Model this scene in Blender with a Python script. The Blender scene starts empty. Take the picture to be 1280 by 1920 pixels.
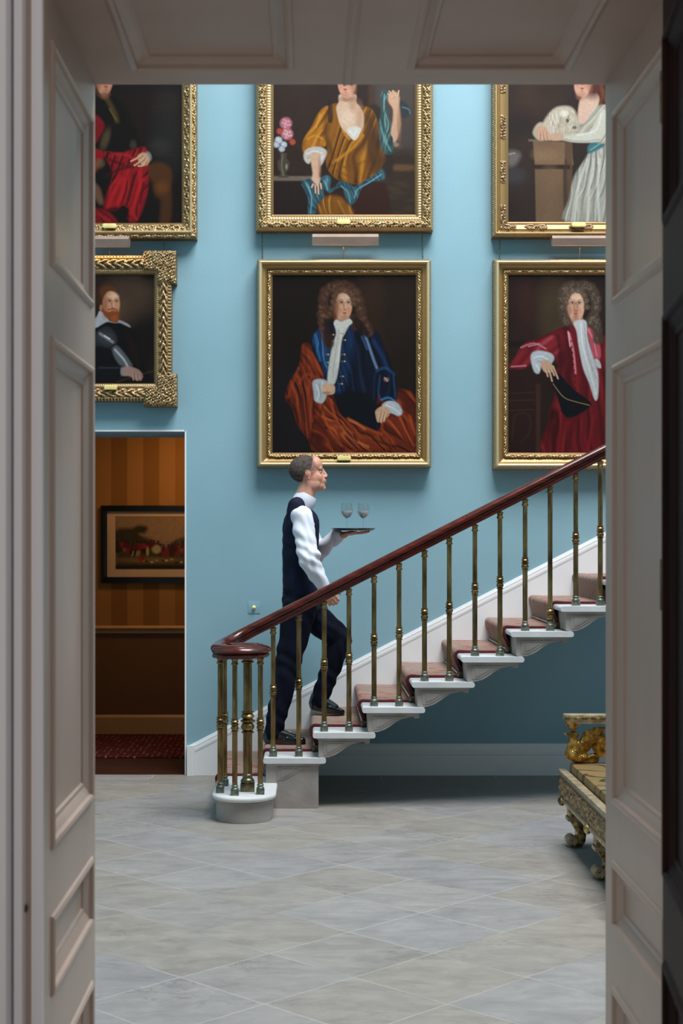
import bpy, bmesh, math, random
import numpy as np
from mathutils import Vector, Matrix
random.seed(7); rng = np.random.default_rng(5)
PI = math.pi
SC = bpy.context.scene
COL = SC.collection
# ---------------------------------------------------------------- camera frame of the photograph
F, VX, VY, CH = 2860.0, 580.0, 1000.0, 1.6      # focal length (px), vanishing point, eye height
def P(px, py, d):                                # point of the photograph at depth d
    return ((px-VX)*d/F, d, CH-(py-VY)*d/F)
def PX(px, d): return (px-VX)*d/F
def PZ(py, d): return CH-(py-VY)*d/F
WALL, STR = 10.10, 8.85                          # back wall, outer plane of the stair
Z0, RISE, GO = 0.0, 0.147, 0.2877
def lin(c):
    if isinstance(c, str):
        c = c.lstrip('#'); c = [int(c[i:i+2], 16)/255 for i in (0, 2, 4)]
    return [x/12.92 if x <= .04045 else ((x+.055)/1.055)**2.4 for x in c[:3]]
# ---------------------------------------------------------------- mesh builder
class MB:
    def __init__(s): s.v = []; s.f = []
    def add(s, vs, fs):
        n = len(s.v); s.v += [tuple(p) for p in vs]; s.f += [tuple(i+n for i in f) for f in fs]; return s
    def box(s, x0, x1, y0, y1, z0, z1):
        return s.add([(x0,y0,z0),(x1,y0,z0),(x1,y1,z0),(x0,y1,z0),(x0,y0,z1),(x1,y0,z1),(x1,y1,z1),(x0,y1,z1)],
              [(0,3,2,1),(4,5,6,7),(0,1,5,4),(1,2,6,5),(2,3,7,6),(3,0,4,7)])
    def prism(s, pts, axis, a, b):               # closed outline pts in the plane across axis
        n = len(pts)
        def m(p, t):
            return {'x': (t,p[0],p[1]), 'y': (p[0],t,p[1]), 'z': (p[0],p[1],t)}[axis]
        vs = [m(p, a) for p in pts]+[m(p, b) for p in pts]
        fs = [tuple(range(n)), tuple(range(2*n-1, n-1, -1))]
        fs += [(i, i+n, (i+1) % n+n, (i+1) % n) for i in range(n)]
        return s.add(vs, fs)
    def lathe(s, prof, c=(0,0,0), n=20, cap=True):
        vs, fs = [], []
        for r, z in prof:
            for k in range(n):
                a = 2*PI*k/n; vs.append((c[0]+r*math.cos(a), c[1]+r*math.sin(a), c[2]+z))
        for i in range(len(prof)-1):
            for k in range(n):
                fs.append((i*n+k, i*n+(k+1) % n, (i+1)*n+(k+1) % n, (i+1)*n+k))
        if cap:
            fs.append(tuple(range(n-1, -1, -1))); fs.append(tuple((len(prof)-1)*n+k for k in range(n)))
        return s.add(vs, fs)
    def sweep(s, path, prof, up=(0,0,1), closed=False, cap=True):   # prof: (side, up) outline
        path = [Vector(p) for p in path]; up = Vector(up); n = len(prof); vs, fs = [], []; m = len(path)
        for i, p in enumerate(path):
            if closed: t = path[(i+1) % m]-path[i-1]
            else: t = path[min(i+1, m-1)]-path[max(i-1, 0)]
            t.normalize(); side = t.cross(up)
            if side.length < 1e-6: side = Vector((1,0,0))
            side.normalize(); u = side.cross(t)
            for a, b in prof: vs.append(p+side*a+u*b)
        for i in range(m if closed else m-1):
            j = (i+1) % m
            for k in range(n): fs.append((i*n+k, i*n+(k+1) % n, j*n+(k+1) % n, j*n+k))
        if cap and not closed:
            fs.append(tuple(range(n-1, -1, -1))); fs.append(tuple((m-1)*n+k for k in range(n)))
        return s.add(vs, fs)
    def tube(s, path, r, n=10, closed=False, up=(0,0,1)):
        return s.sweep(path, [(r*math.cos(2*PI*k/n), r*math.sin(2*PI*k/n)) for k in range(n)], up, closed)
    def ell(s, c, r, rot=None, n=16, m=10):      # ellipsoid
        vs, fs = [], []; R = rot or Matrix.Identity(3); c = Vector(c)
        vs.append(c+R@Vector((0,0,-r[2])))
        for i in range(1, m):
            t = -PI/2+PI*i/m
            for k in range(n):
                a = 2*PI*k/n
                vs.append(c+R@Vector((r[0]*math.cos(t)*math.cos(a), r[1]*math.cos(t)*math.sin(a), r[2]*math.sin(t))))
        vs.append(c+R@Vector((0,0,r[2]))); L = len(vs)-1
        for k in range(n): fs.append((0, 1+(k+1) % n, 1+k)); fs.append((L, L-n+k, L-n+(k+1) % n))
        for i in range(m-2):
            for k in range(n): fs.append((1+i*n+k, 1+i*n+(k+1) % n, 1+(i+1)*n+(k+1) % n, 1+(i+1)*n+k))
        return s.add(vs, fs)
    def cap(s, p0, p1, r0, r1, flat=1.0, e=None, n=18):   # tapered capsule; flat scales across e
        p0, p1 = Vector(p0), Vector(p1); ax = p1-p0; L = ax.length; ax.normalize()
        e = Vector(e) if e else Vector((0,1,0)); e = (e-ax*e.dot(ax))
        if e.length < 1e-4: e = Vector((1,0,0)); e = e-ax*e.dot(ax)
        e.normalize(); g = ax.cross(e); prof = []
        for i in range(6): a = -PI/2+PI/2*i/5; prof.append((r0*math.cos(a), r0*math.sin(a)))
        for i in range(1, 5): prof.append((r0+(r1-r0)*i/5, L*i/5))
        for i in range(6): a = PI/2*i/5; prof.append((r1*math.cos(a), L+r1*math.sin(a)))
        vs, fs = [], []
        for r, z in prof:
            r = max(r, 1e-4)
            for k in range(n):
                a = 2*PI*k/n; vs.append(p0+ax*z+e*(r*flat*math.cos(a))+g*(r*math.sin(a)))
        m = len(prof)
        for i in range(m-1):
            for k in range(n): fs.append((i*n+k, i*n+(k+1) % n, (i+1)*n+(k+1) % n, (i+1)*n+k))
        fs.append(tuple(range(n-1, -1, -1))); fs.append(tuple((m-1)*n+k for k in range(n)))
        return s.add(vs, fs)
def link(o, parent=None):
    COL.objects.link(o)
    if parent is not None: o.parent = parent
    return o
def finish(me, mat, smooth=None, bevel=0):
    if bevel or smooth is not None:
        bm = bmesh.new(); bm.from_mesh(me)
        bmesh.ops.recalc_face_normals(bm, faces=bm.faces)
        if bevel:
            es = [e for e in bm.edges if len(e.link_faces) == 2 and e.calc_face_angle(0) > .6]
            bmesh.ops.bevel(bm, geom=es, offset=bevel, segments=2, profile=.6, affect='EDGES', clamp_overlap=True)
        if smooth is not None:
            for f in bm.faces: f.smooth = True
            for e in bm.edges:
                e.smooth = not (len(e.link_faces) == 2 and e.calc_face_angle(0) > smooth)
        bm.to_mesh(me); bm.free()
    if mat: me.materials.append(mat)
def obj(name, mb, mat, parent=None, smooth=.6, bevel=0, off=(0,0,0)):
    me = bpy.data.meshes.new(name)
    vs = mb.v
    if any(off): vs = [(p[0]-off[0], p[1]-off[1], p[2]-off[2]) for p in vs]
    me.from_pydata(vs, [], mb.f); me.update()
    finish(me, mat, smooth, bevel)
    return link(bpy.data.objects.new(name, me), parent)
def tag(o, label, cat, group=None, kind=None):
    o['label'] = label; o['category'] = cat
    if group: o['group'] = group
    if kind: o['kind'] = kind
    return o
def thing(name, label, cat, loc=(0,0,0), group=None):
    o = bpy.data.objects.new(name, None); o.empty_display_size = .1; link(o); o.location = loc
    return tag(o, label, cat, group)
def struct(name, mb, mat, parent=None, smooth=.6, bevel=0):
    o = obj(name, mb, mat, parent, smooth, bevel)
    if parent is None: o['kind'] = 'structure'
    return o
def gridmesh(name, V, faces_mask, mat, parent=None, cols=None, smooth=True):
    """V: (ny,nx,3) array; faces_mask (ny-1,nx-1) bool"""
    ny, nx = V.shape[:2]; idx = np.arange(ny*nx).reshape(ny, nx)
    q = np.stack([idx[:-1,:-1], idx[1:,:-1], idx[1:,1:], idx[:-1,1:]], -1)[faces_mask]
    used = np.unique(q); remap = -np.ones(ny*nx, int); remap[used] = np.arange(len(used))
    q = remap[q]; vs = V.reshape(-1, 3)[used]
    me = bpy.data.meshes.new(name)
    me.vertices.add(len(vs)); me.vertices.foreach_set('co', vs.astype(np.float32).ravel())
    me.loops.add(q.size); me.loops.foreach_set('vertex_index', q.ravel().astype(np.int32))
    me.polygons.add(len(q)); me.polygons.foreach_set('loop_start', np.arange(0, q.size, 4, dtype=np.int32))
    me.polygons.foreach_set('loop_total', np.full(len(q), 4, np.int32))
    me.polygons.foreach_set('use_smooth', np.full(len(q), smooth, bool))
    me.update(calc_edges=True)
    if cols is not None:
        at = me.color_attributes.new('Col', 'FLOAT_COLOR', 'POINT')
        c = np.ones((len(vs), 4), np.float32); c[:, :3] = cols.reshape(-1, 3)[used]
        at.data.foreach_set('color', c.ravel())
    me.validate(); me.materials.append(mat)
    return link(bpy.data.objects.new(name, me), parent)
def remesh(name, mb, voxel, mat, parent=None, it=6, fac=.5, disp=None, colf=None):
    me = bpy.data.meshes.new('tmp'); me.from_pydata([tuple(p) for p in mb.v], [], mb.f); me.update()
    bm = bmesh.new(); bm.from_mesh(me); bmesh.ops.recalc_face_normals(bm, faces=bm.faces); bm.to_mesh(me); bm.free()
    t = link(bpy.data.objects.new('tmp', me))
    m = t.modifiers.new('r', 'REMESH'); m.mode = 'VOXEL'; m.voxel_size = voxel
    m = t.modifiers.new('s', 'SMOOTH'); m.factor = fac; m.iterations = it
    dg = bpy.context.evaluated_depsgraph_get(); dg.update()
    out = bpy.data.meshes.new_from_object(t.evaluated_get(dg), depsgraph=dg)
    bpy.data.objects.remove(t); bpy.data.meshes.remove(me)
    n = len(out.vertices); co = np.empty(n*3, np.float32); out.vertices.foreach_get('co', co); co = co.reshape(-1, 3)
    if disp is not None:
        no = np.empty(n*3, np.float32); out.vertices.foreach_get('normal', no); no = no.reshape(-1, 3)
        co = co+no*disp(co)[:, None]
        out.vertices.foreach_set('co', co.astype(np.float32).ravel())
    out.name = name; out.polygons.foreach_set('use_smooth', np.ones(len(out.polygons), bool))
    if colf is not None:
        at = out.color_attributes.new('Col', 'FLOAT_COLOR', 'POINT')
        c = np.ones((n, 4), np.float32); c[:, :3] = colf(co); at.data.foreach_set('color', c.ravel())
    out.materials.clear(); out.materials.append(mat); out.update()
    return link(bpy.data.objects.new(name, out), parent)
def smoothpath(pts, n=6, closed=False):
    pts = [np.array(p, float) for p in pts]; m = len(pts); out = []
    for i in range(m if closed else m-1):
        if closed: a, b, c, d = pts[i-1], pts[i], pts[(i+1) % m], pts[(i+2) % m]
        else: a, b, c, d = pts[max(i-1, 0)], pts[i], pts[i+1], pts[min(i+2, m-1)]
        for k in range(n):
            t = k/n
            out.append(.5*((2*b)+(c-a)*t+(2*a-5*b+4*c-d)*t*t+(3*b-a-3*c+d)*t**3))
    if not closed: out.append(pts[-1])
    return out
# ---------------------------------------------------------------- materials
def newmat(name):
    m = bpy.data.materials.new(name); m.use_nodes = True
    return m, m.node_tree, m.node_tree.nodes['Principled BSDF']
def setp(b, base=None, rough=None, metal=None, spec=None, coat=None, trans=None, ior=None):
    if base is not None: b.inputs['Base Color'].default_value = (*lin(base), 1)
    for k, v in (('Roughness', rough), ('Metallic', metal), ('Specular IOR Level', spec), ('Coat Weight', coat),
                 ('Transmission Weight', trans), ('IOR', ior)):
        if v is not None: b.inputs[k].default_value = v
def nd(t, typ, **kw):
    n = t.nodes.new(typ)
    for k, v in kw.items():
        if k in ('ins',):
            for a, b in v.items(): n.inputs[a].default_value = b
        else: setattr(n, k, v)
    return n
def ramp(t, fac, stops):
    r = t.nodes.new('ShaderNodeValToRGB'); e = r.color_ramp.elements
    while len(e) > 2: e.remove(e[-1])
    for i, (p, c) in enumerate(stops):
        el = e[i] if i < 2 else e.new(p)
        el.position = p; el.color = (*lin(c), 1)
    t.links.new(fac, r.inputs[0]); return r.outputs[0]
def noisemat(name, stops, scale=5, detail=6, rough=.5, bump=0, bscale=None, stretch=(1,1,1), metal=0, spec=.5, coat=0, dist=0, bdist=.01):
    """procedural: noise driven colour ramp + optional noise bump, object coordinates"""
    m, t, b = newmat(name); L = t.links.new
    tc = nd(t, 'ShaderNodeTexCoord'); mp = nd(t, 'ShaderNodeMapping'); mp.inputs['Scale'].default_value = stretch
    L(tc.outputs['Object'], mp.inputs[0])
    n = nd(t, 'ShaderNodeTexNoise', ins={'Scale': scale, 'Detail': detail, 'Distortion': dist}); L(mp.outputs[0], n.inputs['Vector'])
    L(ramp(t, n.outputs[0], stops), b.inputs['Base Color'])
    setp(b, rough=rough, metal=metal, spec=spec, coat=coat)
    if bump:
        n2 = nd(t, 'ShaderNodeTexNoise', ins={'Scale': bscale or scale*6, 'Detail': 4}); L(mp.outputs[0], n2.inputs['Vector'])
        bp = nd(t, 'ShaderNodeBump', ins={'Strength': bump, 'Distance': bdist}); L(n2.outputs[0], bp.inputs['Height'])
        L(bp.outputs[0], b.inputs['Normal'])
    return m
def vcolmat(name, rough=.5, metal=0, spec=.5, coat=0, bump=0, bscale=400):
    m, t, b = newmat(name); a = nd(t, 'ShaderNodeVertexColor', layer_name='Col')
    t.links.new(a.outputs[0], b.inputs['Base Color']); setp(b, rough=rough, metal=metal, spec=spec, coat=coat)
    if bump:
        tc = nd(t, 'ShaderNodeTexCoord'); n2 = nd(t, 'ShaderNodeTexNoise', ins={'Scale': bscale, 'Detail': 3})
        t.links.new(tc.outputs['Object'], n2.inputs['Vector'])
        bp = nd(t, 'ShaderNodeBump', ins={'Strength': bump, 'Distance': .002}); t.links.new(n2.outputs[0], bp.inputs['Height'])
        t.links.new(bp.outputs[0], b.inputs['Normal'])
    return m
M = {}
M['teal'] = noisemat('teal_paint', [(.3, '#8aafbb'), (.7, '#91b5c1')], 1.6, 5, rough=.55, bump=.05, bscale=60, spec=.3)
M['white'] = noisemat('white_satin_paint', [(.3, '#f0eff0'), (.7, '#f4f3f4')], 3, 4, rough=.4, bump=.03, bscale=30)
M['jamb'] = noisemat('old_white_paint_warm_dim', [(.3, '#ae998c'), (.7, '#b6a194')], 2, 4, rough=.33, bump=.06, bscale=9, stretch=(3,3,.6))  # white paint darkened and warmed, so its colour carries the dim warm light
M['frame_cool_lit'] = noisemat('white_frame_paint_cool_lit', [(.3, '#e2e1e8'), (.7, '#e8e7ee')], 2, 4, rough=.35, bump=.04, bscale=9, stretch=(3,3,.6))  # the white paint again, paler and cooler to carry cool room light
M['ceiling'] = noisemat('ceiling_paint', [(.3, '#e4e0da'), (.7, '#ebe8e2')], 3, 3, rough=.8)
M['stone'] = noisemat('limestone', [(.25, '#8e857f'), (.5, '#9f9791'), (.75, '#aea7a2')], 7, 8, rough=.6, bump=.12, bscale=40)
M['stone_light'] = noisemat('pale_tread_stone', [(.25, '#cfcfd0'), (.6, '#dcdcdd'), (.8, '#e4e4e4')], 6, 8, rough=.5, bump=.1, bscale=40)  # paler stone for the tread slabs than for the step ends
M['brass'] = noisemat('aged_brass', [(.3, '#5e4930'), (.5, '#8f744c'), (.72, '#b99c6c')], 26, 6, rough=.34, metal=1, bump=.12, bscale=60, stretch=(1,1,.25))
M['bronze'] = noisemat('dark_brass', [(.3, '#5c5544'), (.7, '#8f8365')], 40, 5, rough=.35, metal=1)
M['mahogany'] = noisemat('polished_mahogany', [(.3, '#350b05'), (.5, '#4a130a'), (.72, '#642013')], 5, 8, rough=.24, stretch=(1,8,8), coat=.35, spec=.4)
M['darkwood'] = noisemat('dark_mahogany_door', [(.3, '#140504'), (.55, '#220b07'), (.75, '#30120b')], 6, 8, rough=.55, stretch=(8,8,.8), coat=.0, spec=.12)
M['verdigris'] = noisemat('tarnished_brass_base', [(.3, '#4a4d43'), (.6, '#7b8073'), (.8, '#a3a595')], 60, 4, rough=.4, metal=.6)
M['rod'] = noisemat('stair_rod_brass', [(.3, '#6b6152'), (.7, '#9b8e78')], 30, 3, rough=.3, metal=1)
M['plaque'] = noisemat('gilt_plaque', [(.3, '#f5e08c'), (.7, '#fff0a8')], 30, 3, rough=.3, metal=.1)
M['binding'] = noisemat('dark_red_binding', [(.3, '#561419'), (.7, '#722026')], 90, 3, rough=.9, bump=.3, bscale=300)
M['lampmetal'] = noisemat('rose_beige_lamp_metal', [(.3, '#a2897c'), (.7, '#ac9386')], 12, 3, rough=.3, metal=.1)
M['cord'] = noisemat('grey_cable', [(.3, '#55585a'), (.7, '#666a6c')], 30, 2, rough=.5)
M['gold'] = vcolmat('carved_gilding', rough=.36, metal=.5, spec=.6)
M['railgold'] = vcolmat('brown_carved_gilding', rough=.34, metal=.35, spec=.6)
M['canvas'] = vcolmat('oil_paint_on_canvas', rough=.42, spec=.22, bump=.12, bscale=320)
M['navy'] = noisemat('navy_wool', [(.3, '#060916'), (.7, '#0c1228')], 12, 5, rough=.85, bump=.15, bscale=200, spec=.2)
M['vest'] = noisemat('dark_navy_waistcoat', [(.3, '#090d20'), (.7, '#121a38')], 12, 5, rough=.75, bump=.15, bscale=200, spec=.25)
M['shirt'] = noisemat('white_cotton_shirt', [(.3, '#dfe1ee'), (.7, '#eceef6')], 8, 4, rough=.8, bump=.12, bscale=25, spec=.2)
M['leather'] = noisemat('polished_black_leather', [(.3, '#05060a'), (.7, '#0d1018')], 10, 4, rough=.16, coat=.8)
M['hair'] = noisemat('short_grey_brown_hair', [(.3, '#3f3531'), (.7, '#6d5f59')], 60, 5, rough=.8, bump=.8, bscale=260, spec=.2)
M['skin'] = vcolmat('skin', rough=.48, spec=.4)
M['eye'] = noisemat('eye_white', [(.3, '#b5a8a0'), (.7, '#c0b4ac')], 8, 2, rough=.15)
M['silver'] = noisemat('dark_silver_tray', [(.3, '#3d3a38'), (.7, '#5e5a57')], 14, 3, rough=.25, metal=1)
m, t, b = newmat('clear_glass'); t.nodes.remove(b); gl = nd(t, 'ShaderNodeBsdfGlossy', ins={'Roughness': .03}); tp = nd(t, 'ShaderNodeBsdfTransparent'); tp.inputs[0].default_value = (.96, .97, .97, 1)
lw = nd(t, 'ShaderNodeLayerWeight', ins={'Blend': .5}); pw = nd(t, 'ShaderNodeMath', operation='POWER', ins={1: 3.5}); t.links.new(lw.outputs['Facing'], pw.inputs[0])
fr = nd(t, 'ShaderNodeMath', operation='MULTIPLY_ADD', ins={1: .75, 2: .05}); t.links.new(pw.outputs[0], fr.inputs[0]); ms = nd(t, 'ShaderNodeMixShader'); t.links.new(fr.outputs[0], ms.inputs[0]); t.links.new(tp.outputs[0], ms.inputs[1]); t.links.new(gl.outputs[0], ms.inputs[2])
t.links.new(ms.outputs[0], t.nodes['Material Output'].inputs[0]); M['glass'] = m
m, t, b = newmat('white_reflection_fill'); setp(b, '#ffffff', .12, 0, .6, trans=.05, ior=1.33); M['wine'] = m  # white fill stands in for bright sky reflections in the glasses
M['void'] = noisemat('black_lock_case', [(.3, '#0c0b0b'), (.7, '#1a1817')], 20, 2, rough=.6)
M['bounce_dark'] = noisemat('dark_low_bounce_paint', [(.3, '#4a4e4c'), (.7, '#535755')], 3, 3, rough=.7)  # invented dark colour for the front wall, cuts bounce light under the stairs
M['paper'] = noisemat('cream_mount_board', [(.3, '#c9a283'), (.7, '#d2ac8d')], 8, 3, rough=.8)
M['blackframe'] = noisemat('black_picture_frame', [(.3, '#060302'), (.7, '#0d0705')], 10, 3, rough=.4)
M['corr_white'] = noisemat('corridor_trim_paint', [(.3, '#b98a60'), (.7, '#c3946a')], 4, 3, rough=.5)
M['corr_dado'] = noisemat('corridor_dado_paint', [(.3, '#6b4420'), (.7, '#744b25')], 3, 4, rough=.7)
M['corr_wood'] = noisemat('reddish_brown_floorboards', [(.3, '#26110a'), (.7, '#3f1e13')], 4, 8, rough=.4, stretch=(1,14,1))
# striped wallpaper of the corridor
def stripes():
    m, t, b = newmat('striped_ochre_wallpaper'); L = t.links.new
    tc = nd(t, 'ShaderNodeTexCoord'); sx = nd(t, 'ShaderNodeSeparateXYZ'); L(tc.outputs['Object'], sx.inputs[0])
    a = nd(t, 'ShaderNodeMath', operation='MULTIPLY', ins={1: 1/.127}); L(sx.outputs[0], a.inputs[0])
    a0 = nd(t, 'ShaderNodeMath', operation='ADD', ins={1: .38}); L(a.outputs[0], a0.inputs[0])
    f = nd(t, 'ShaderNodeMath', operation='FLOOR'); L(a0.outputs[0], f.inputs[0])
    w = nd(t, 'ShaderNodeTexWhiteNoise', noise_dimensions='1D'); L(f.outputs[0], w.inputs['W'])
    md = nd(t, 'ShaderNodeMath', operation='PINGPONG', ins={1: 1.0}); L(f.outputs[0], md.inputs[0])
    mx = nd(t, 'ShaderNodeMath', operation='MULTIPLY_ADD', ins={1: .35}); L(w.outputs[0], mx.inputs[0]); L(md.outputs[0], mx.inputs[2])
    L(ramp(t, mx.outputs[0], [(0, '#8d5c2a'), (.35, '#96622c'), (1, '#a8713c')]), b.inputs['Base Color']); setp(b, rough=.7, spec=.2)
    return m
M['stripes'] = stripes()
# floor: honed marble slabs laid on the diagonal, side .4405
def floormat():
    m, t, b = newmat('diagonal_marble_slabs'); L = t.links.new
    tc = nd(t, 'ShaderNodeTexCoord'); sep = nd(t, 'ShaderNodeSeparateXYZ'); L(tc.outputs['Object'], sep.inputs[0])
    def mth(op, a, bb, c=None):
        n = nd(t, 'ShaderNodeMath', operation=op)
        for i, x in enumerate((a, bb, c)):
            if x is None: continue
            if isinstance(x, (int, float)): n.inputs[i].default_value = x
            else: L(x, n.inputs[i])
        return n.outputs[0]
    x = mth('SUBTRACT', sep.outputs[0], .4695); y = mth('SUBTRACT', sep.outputs[1], 5.185)
    k = 1/(math.sqrt(2)*.4405)
    u = mth('MULTIPLY', mth('ADD', x, y), k); v = mth('MULTIPLY', mth('SUBTRACT', x, y), k)
    # straight border course by the far wall
    isb = mth('GREATER_THAN', sep.outputs[1], 9.72)
    ub = mth('MULTIPLY', x, 1/.75); vb = mth('MULTIPLY', mth('SUBTRACT', sep.outputs[1], 9.72), 1/.9)
    def mix(a, bb):
        n = nd(t, 'ShaderNodeMix', data_type='FLOAT'); L(isb, n.inputs[0]); L(a, n.inputs[2]); L(bb, n.inputs[3]); return n.outputs[0]
    u = mix(u, ub); v = mix(v, vb)
    fu = mth('FLOOR', u, None); fv = mth('FLOOR', v, None)
    def edge(q):
        fr = mth('FRACT', q, None); return mth('MINIMUM', fr, mth('SUBTRACT', 1.0, fr))
    e = mth('MINIMUM', edge(u), edge(v))
    n0 = nd(t, 'ShaderNodeTexNoise', ins={'Scale': 30, 'Detail': 4}); L(tc.outputs['Object'], n0.inputs['Vector'])
    e2 = mth('ADD', e, mth('MULTIPLY', mth('SUBTRACT', n0.outputs[0], .5), .006))
    joint = nd(t, 'ShaderNodeMapRange', ins={'From Min': .003, 'From Max': .009, 'To Min': 1, 'To Max': 0}); L(e2, joint.inputs[0])
    cv = nd(t, 'ShaderNodeCombineXYZ'); L(fu, cv.inputs[0]); L(fv, cv.inputs[1]); L(isb, cv.inputs[2])
    wn = nd(t, 'ShaderNodeTexWhiteNoise', noise_dimensions='3D'); L(cv.outputs[0], wn.inputs['Vector'])
    tile = ramp(t, wn.outputs[0], [(0, '#958e87'), (.25, '#978f86'), (.5, '#938f8e'), (.75, '#97928e'), (1, '#918d8e')])
    # veins: stretched, offset per slab
    off = nd(t, 'ShaderNodeVectorMath', operation='MULTIPLY_ADD'); off.inputs[1].default_value = (9, 9, 9)
    L(wn.outputs['Color'], off.inputs[0]); L(tc.outputs['Object'], off.inputs[2])
    mp = nd(t, 'ShaderNodeMapping'); mp.inputs['Scale'].default_value = (1.2, 2.6, 1); mp.inputs['Rotation'].default_value = (0, 0, .25); L(off.outputs[0], mp.inputs[0])
    n1 = nd(t, 'ShaderNodeTexNoise', ins={'Scale': 2.2, 'Detail': 9, 'Roughness': .62, 'Distortion': 1.1}); L(mp.outputs[0], n1.inputs['Vector'])
    n2 = nd(t, 'ShaderNodeTexNoise', ins={'Scale': 4.5, 'Detail': 8, 'Roughness': .6, 'Distortion': 2.2}); L(mp.outputs[0], n2.inputs['Vector'])
    cl = ramp(t, n1.outputs[0], [(.3, '#8f8e8e'), (.48, '#b4b4b4'), (.62, '#c6c6c4'), (.8, '#dcdcda')])
    mx = nd(t, 'ShaderNodeMix', data_type='RGBA', blend_type='OVERLAY'); mx.inputs[0].default_value = .72
    n4 = nd(t, 'ShaderNodeTexNoise', ins={'Scale': 9, 'Detail': 8, 'Roughness': .7, 'Distortion': .8}); L(mp.outputs[0], n4.inputs['Vector'])
    cl2 = ramp(t, n4.outputs[0], [(.32, '#969594'), (.5, '#bababa'), (.68, '#d2d2d0')])
    mz = nd(t, 'ShaderNodeMix', data_type='RGBA', blend_type='MIX'); mz.inputs[0].default_value = .42; L(cl, mz.inputs[6]); L(cl2, mz.inputs[7])
    L(tile, mx.inputs[6]); L(mz.outputs[2], mx.inputs[7])
    vn = nd(t, 'ShaderNodeMapRange', ins={'From Min': .0, 'From Max': .035, 'To Min': 1, 'To Max': 0})
    L(mth('ABSOLUTE', mth('SUBTRACT', n2.outputs[0], .5), None), vn.inputs[0])
    n3 = nd(t, 'ShaderNodeTexNoise', ins={'Scale': 2.3, 'Detail': 2}); L(off.outputs[0], n3.inputs['Vector'])
    vm = nd(t, 'ShaderNodeMapRange', ins={'From Min': .54, 'From Max': .66}); L(n3.outputs[0], vm.inputs[0])
    vf = mth('MULTIPLY', mth('MULTIPLY', vn.outputs[0], vm.outputs[0]), .7)
    m2 = nd(t, 'ShaderNodeMix', data_type='RGBA'); L(vf, m2.inputs[0]); L(mx.outputs[2], m2.inputs[6]); m2.inputs[7].default_value = (*lin('#6f685f'), 1)
    jn = nd(t, 'ShaderNodeTexNoise', ins={'Scale': 1.3, 'Detail': 2}); L(tc.outputs['Object'], jn.inputs['Vector'])
    jc = ramp(t, jn.outputs[0], [(.42, '#7d7870'), (.5, '#c6c3bb'), (.6, '#d0cec8')])
    m3 = nd(t, 'ShaderNodeMix', data_type='RGBA'); L(mth('MULTIPLY', joint.outputs[0], .42), m3.inputs[0]); L(m2.outputs[2], m3.inputs[6]); L(jc, m3.inputs[7])
    L(m3.outputs[2], b.inputs['Base Color'])
    rr = nd(t, 'ShaderNodeMapRange', ins={'From Min': .3, 'From Max': .7, 'To Min': .42, 'To Max': .58}); L(n1.outputs[0], rr.inputs[0]); L(rr.outputs[0], b.inputs['Roughness'])
    bp = nd(t, 'ShaderNodeBump', ins={'Strength': .25, 'Distance': .003}); bp.invert = True; L(joint.outputs[0], bp.inputs['Height']); L(bp.outputs[0], b.inputs['Normal'])
    setp(b, spec=.45)
    return m
M['floor'] = floormat()
# stair carpet: woven stripes following the run, red lozenges
def carpetmat(name, base, red, line, pale, sc=1.0):
    m, t, b = newmat(name); L = t.links.new
    uv = nd(t, 'ShaderNodeUVMap', uv_map='UVMap'); mp = nd(t, 'ShaderNodeMapping'); mp.inputs['Scale'].default_value = (sc, sc, 1); L(uv.outputs[0], mp.inputs[0])
    mp2 = nd(t, 'ShaderNodeMapping'); mp2.inputs['Scale'].default_value = (2.6, 4.4, 1); L(mp.outputs[0], mp2.inputs[0])
    w = nd(t, 'ShaderNodeTexWave', wave_type='BANDS', bands_direction='Y', ins={'Scale': .9, 'Distortion': 3.2, 'Detail': 2, 'Detail Scale': .8}); L(mp2.outputs[0], w.inputs['Vector'])
    c1 = ramp(t, w.outputs[0], [(.0, line), (.28, base), (.6, base), (.8, pale), (1, line)])
    mp3 = nd(t, 'ShaderNodeMapping'); mp3.inputs['Scale'].default_value = (6, 11, 1); L(mp.outputs[0], mp3.inputs[0])
    v = nd(t, 'ShaderNodeTexVoronoi', feature='F1', distance='MANHATTAN', ins={'Scale': 1.0, 'Randomness': .55}); L(mp3.outputs[0], v.inputs['Vector'])
    r1 = nd(t, 'ShaderNodeMapRange', ins={'From Min': .36, 'From Max': .42, 'To Min': 1, 'To Max': 0}); L(v.outputs[0], r1.inputs[0])
    r2 = nd(t, 'ShaderNodeMapRange', ins={'From Min': .1, 'From Max': .14, 'To Min': 1, 'To Max': 0}); L(v.outputs[0], r2.inputs[0])
    mx = nd(t, 'ShaderNodeMix', data_type='RGBA'); L(r1.outputs[0], mx.inputs[0]); L(c1, mx.inputs[6]); mx.inputs[7].default_value = (*lin(red), 1)
    mx2 = nd(t, 'ShaderNodeMix', data_type='RGBA'); L(r2.outputs[0], mx2.inputs[0]); L(mx.outputs[2], mx2.inputs[6]); mx2.inputs[7].default_value = (*lin(pale), 1)
    L(mx2.outputs[2], b.inputs['Base Color']); setp(b, rough=.95, spec=.1)
    n = nd(t, 'ShaderNodeTexNoise', ins={'Scale': 260, 'Detail': 2}); tc = nd(t, 'ShaderNodeTexCoord'); L(tc.outputs['Object'], n.inputs['Vector'])
    bp = nd(t, 'ShaderNodeBump', ins={'Strength': .5, 'Distance': .004}); L(n.outputs[0], bp.inputs['Height']); L(bp.outputs[0], b.inputs['Normal'])
    return m
M['carpet'] = carpetmat('patterned_stair_carpet', '#a48c80', '#a85548', '#8a6a60', '#c2b2a4')
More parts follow.
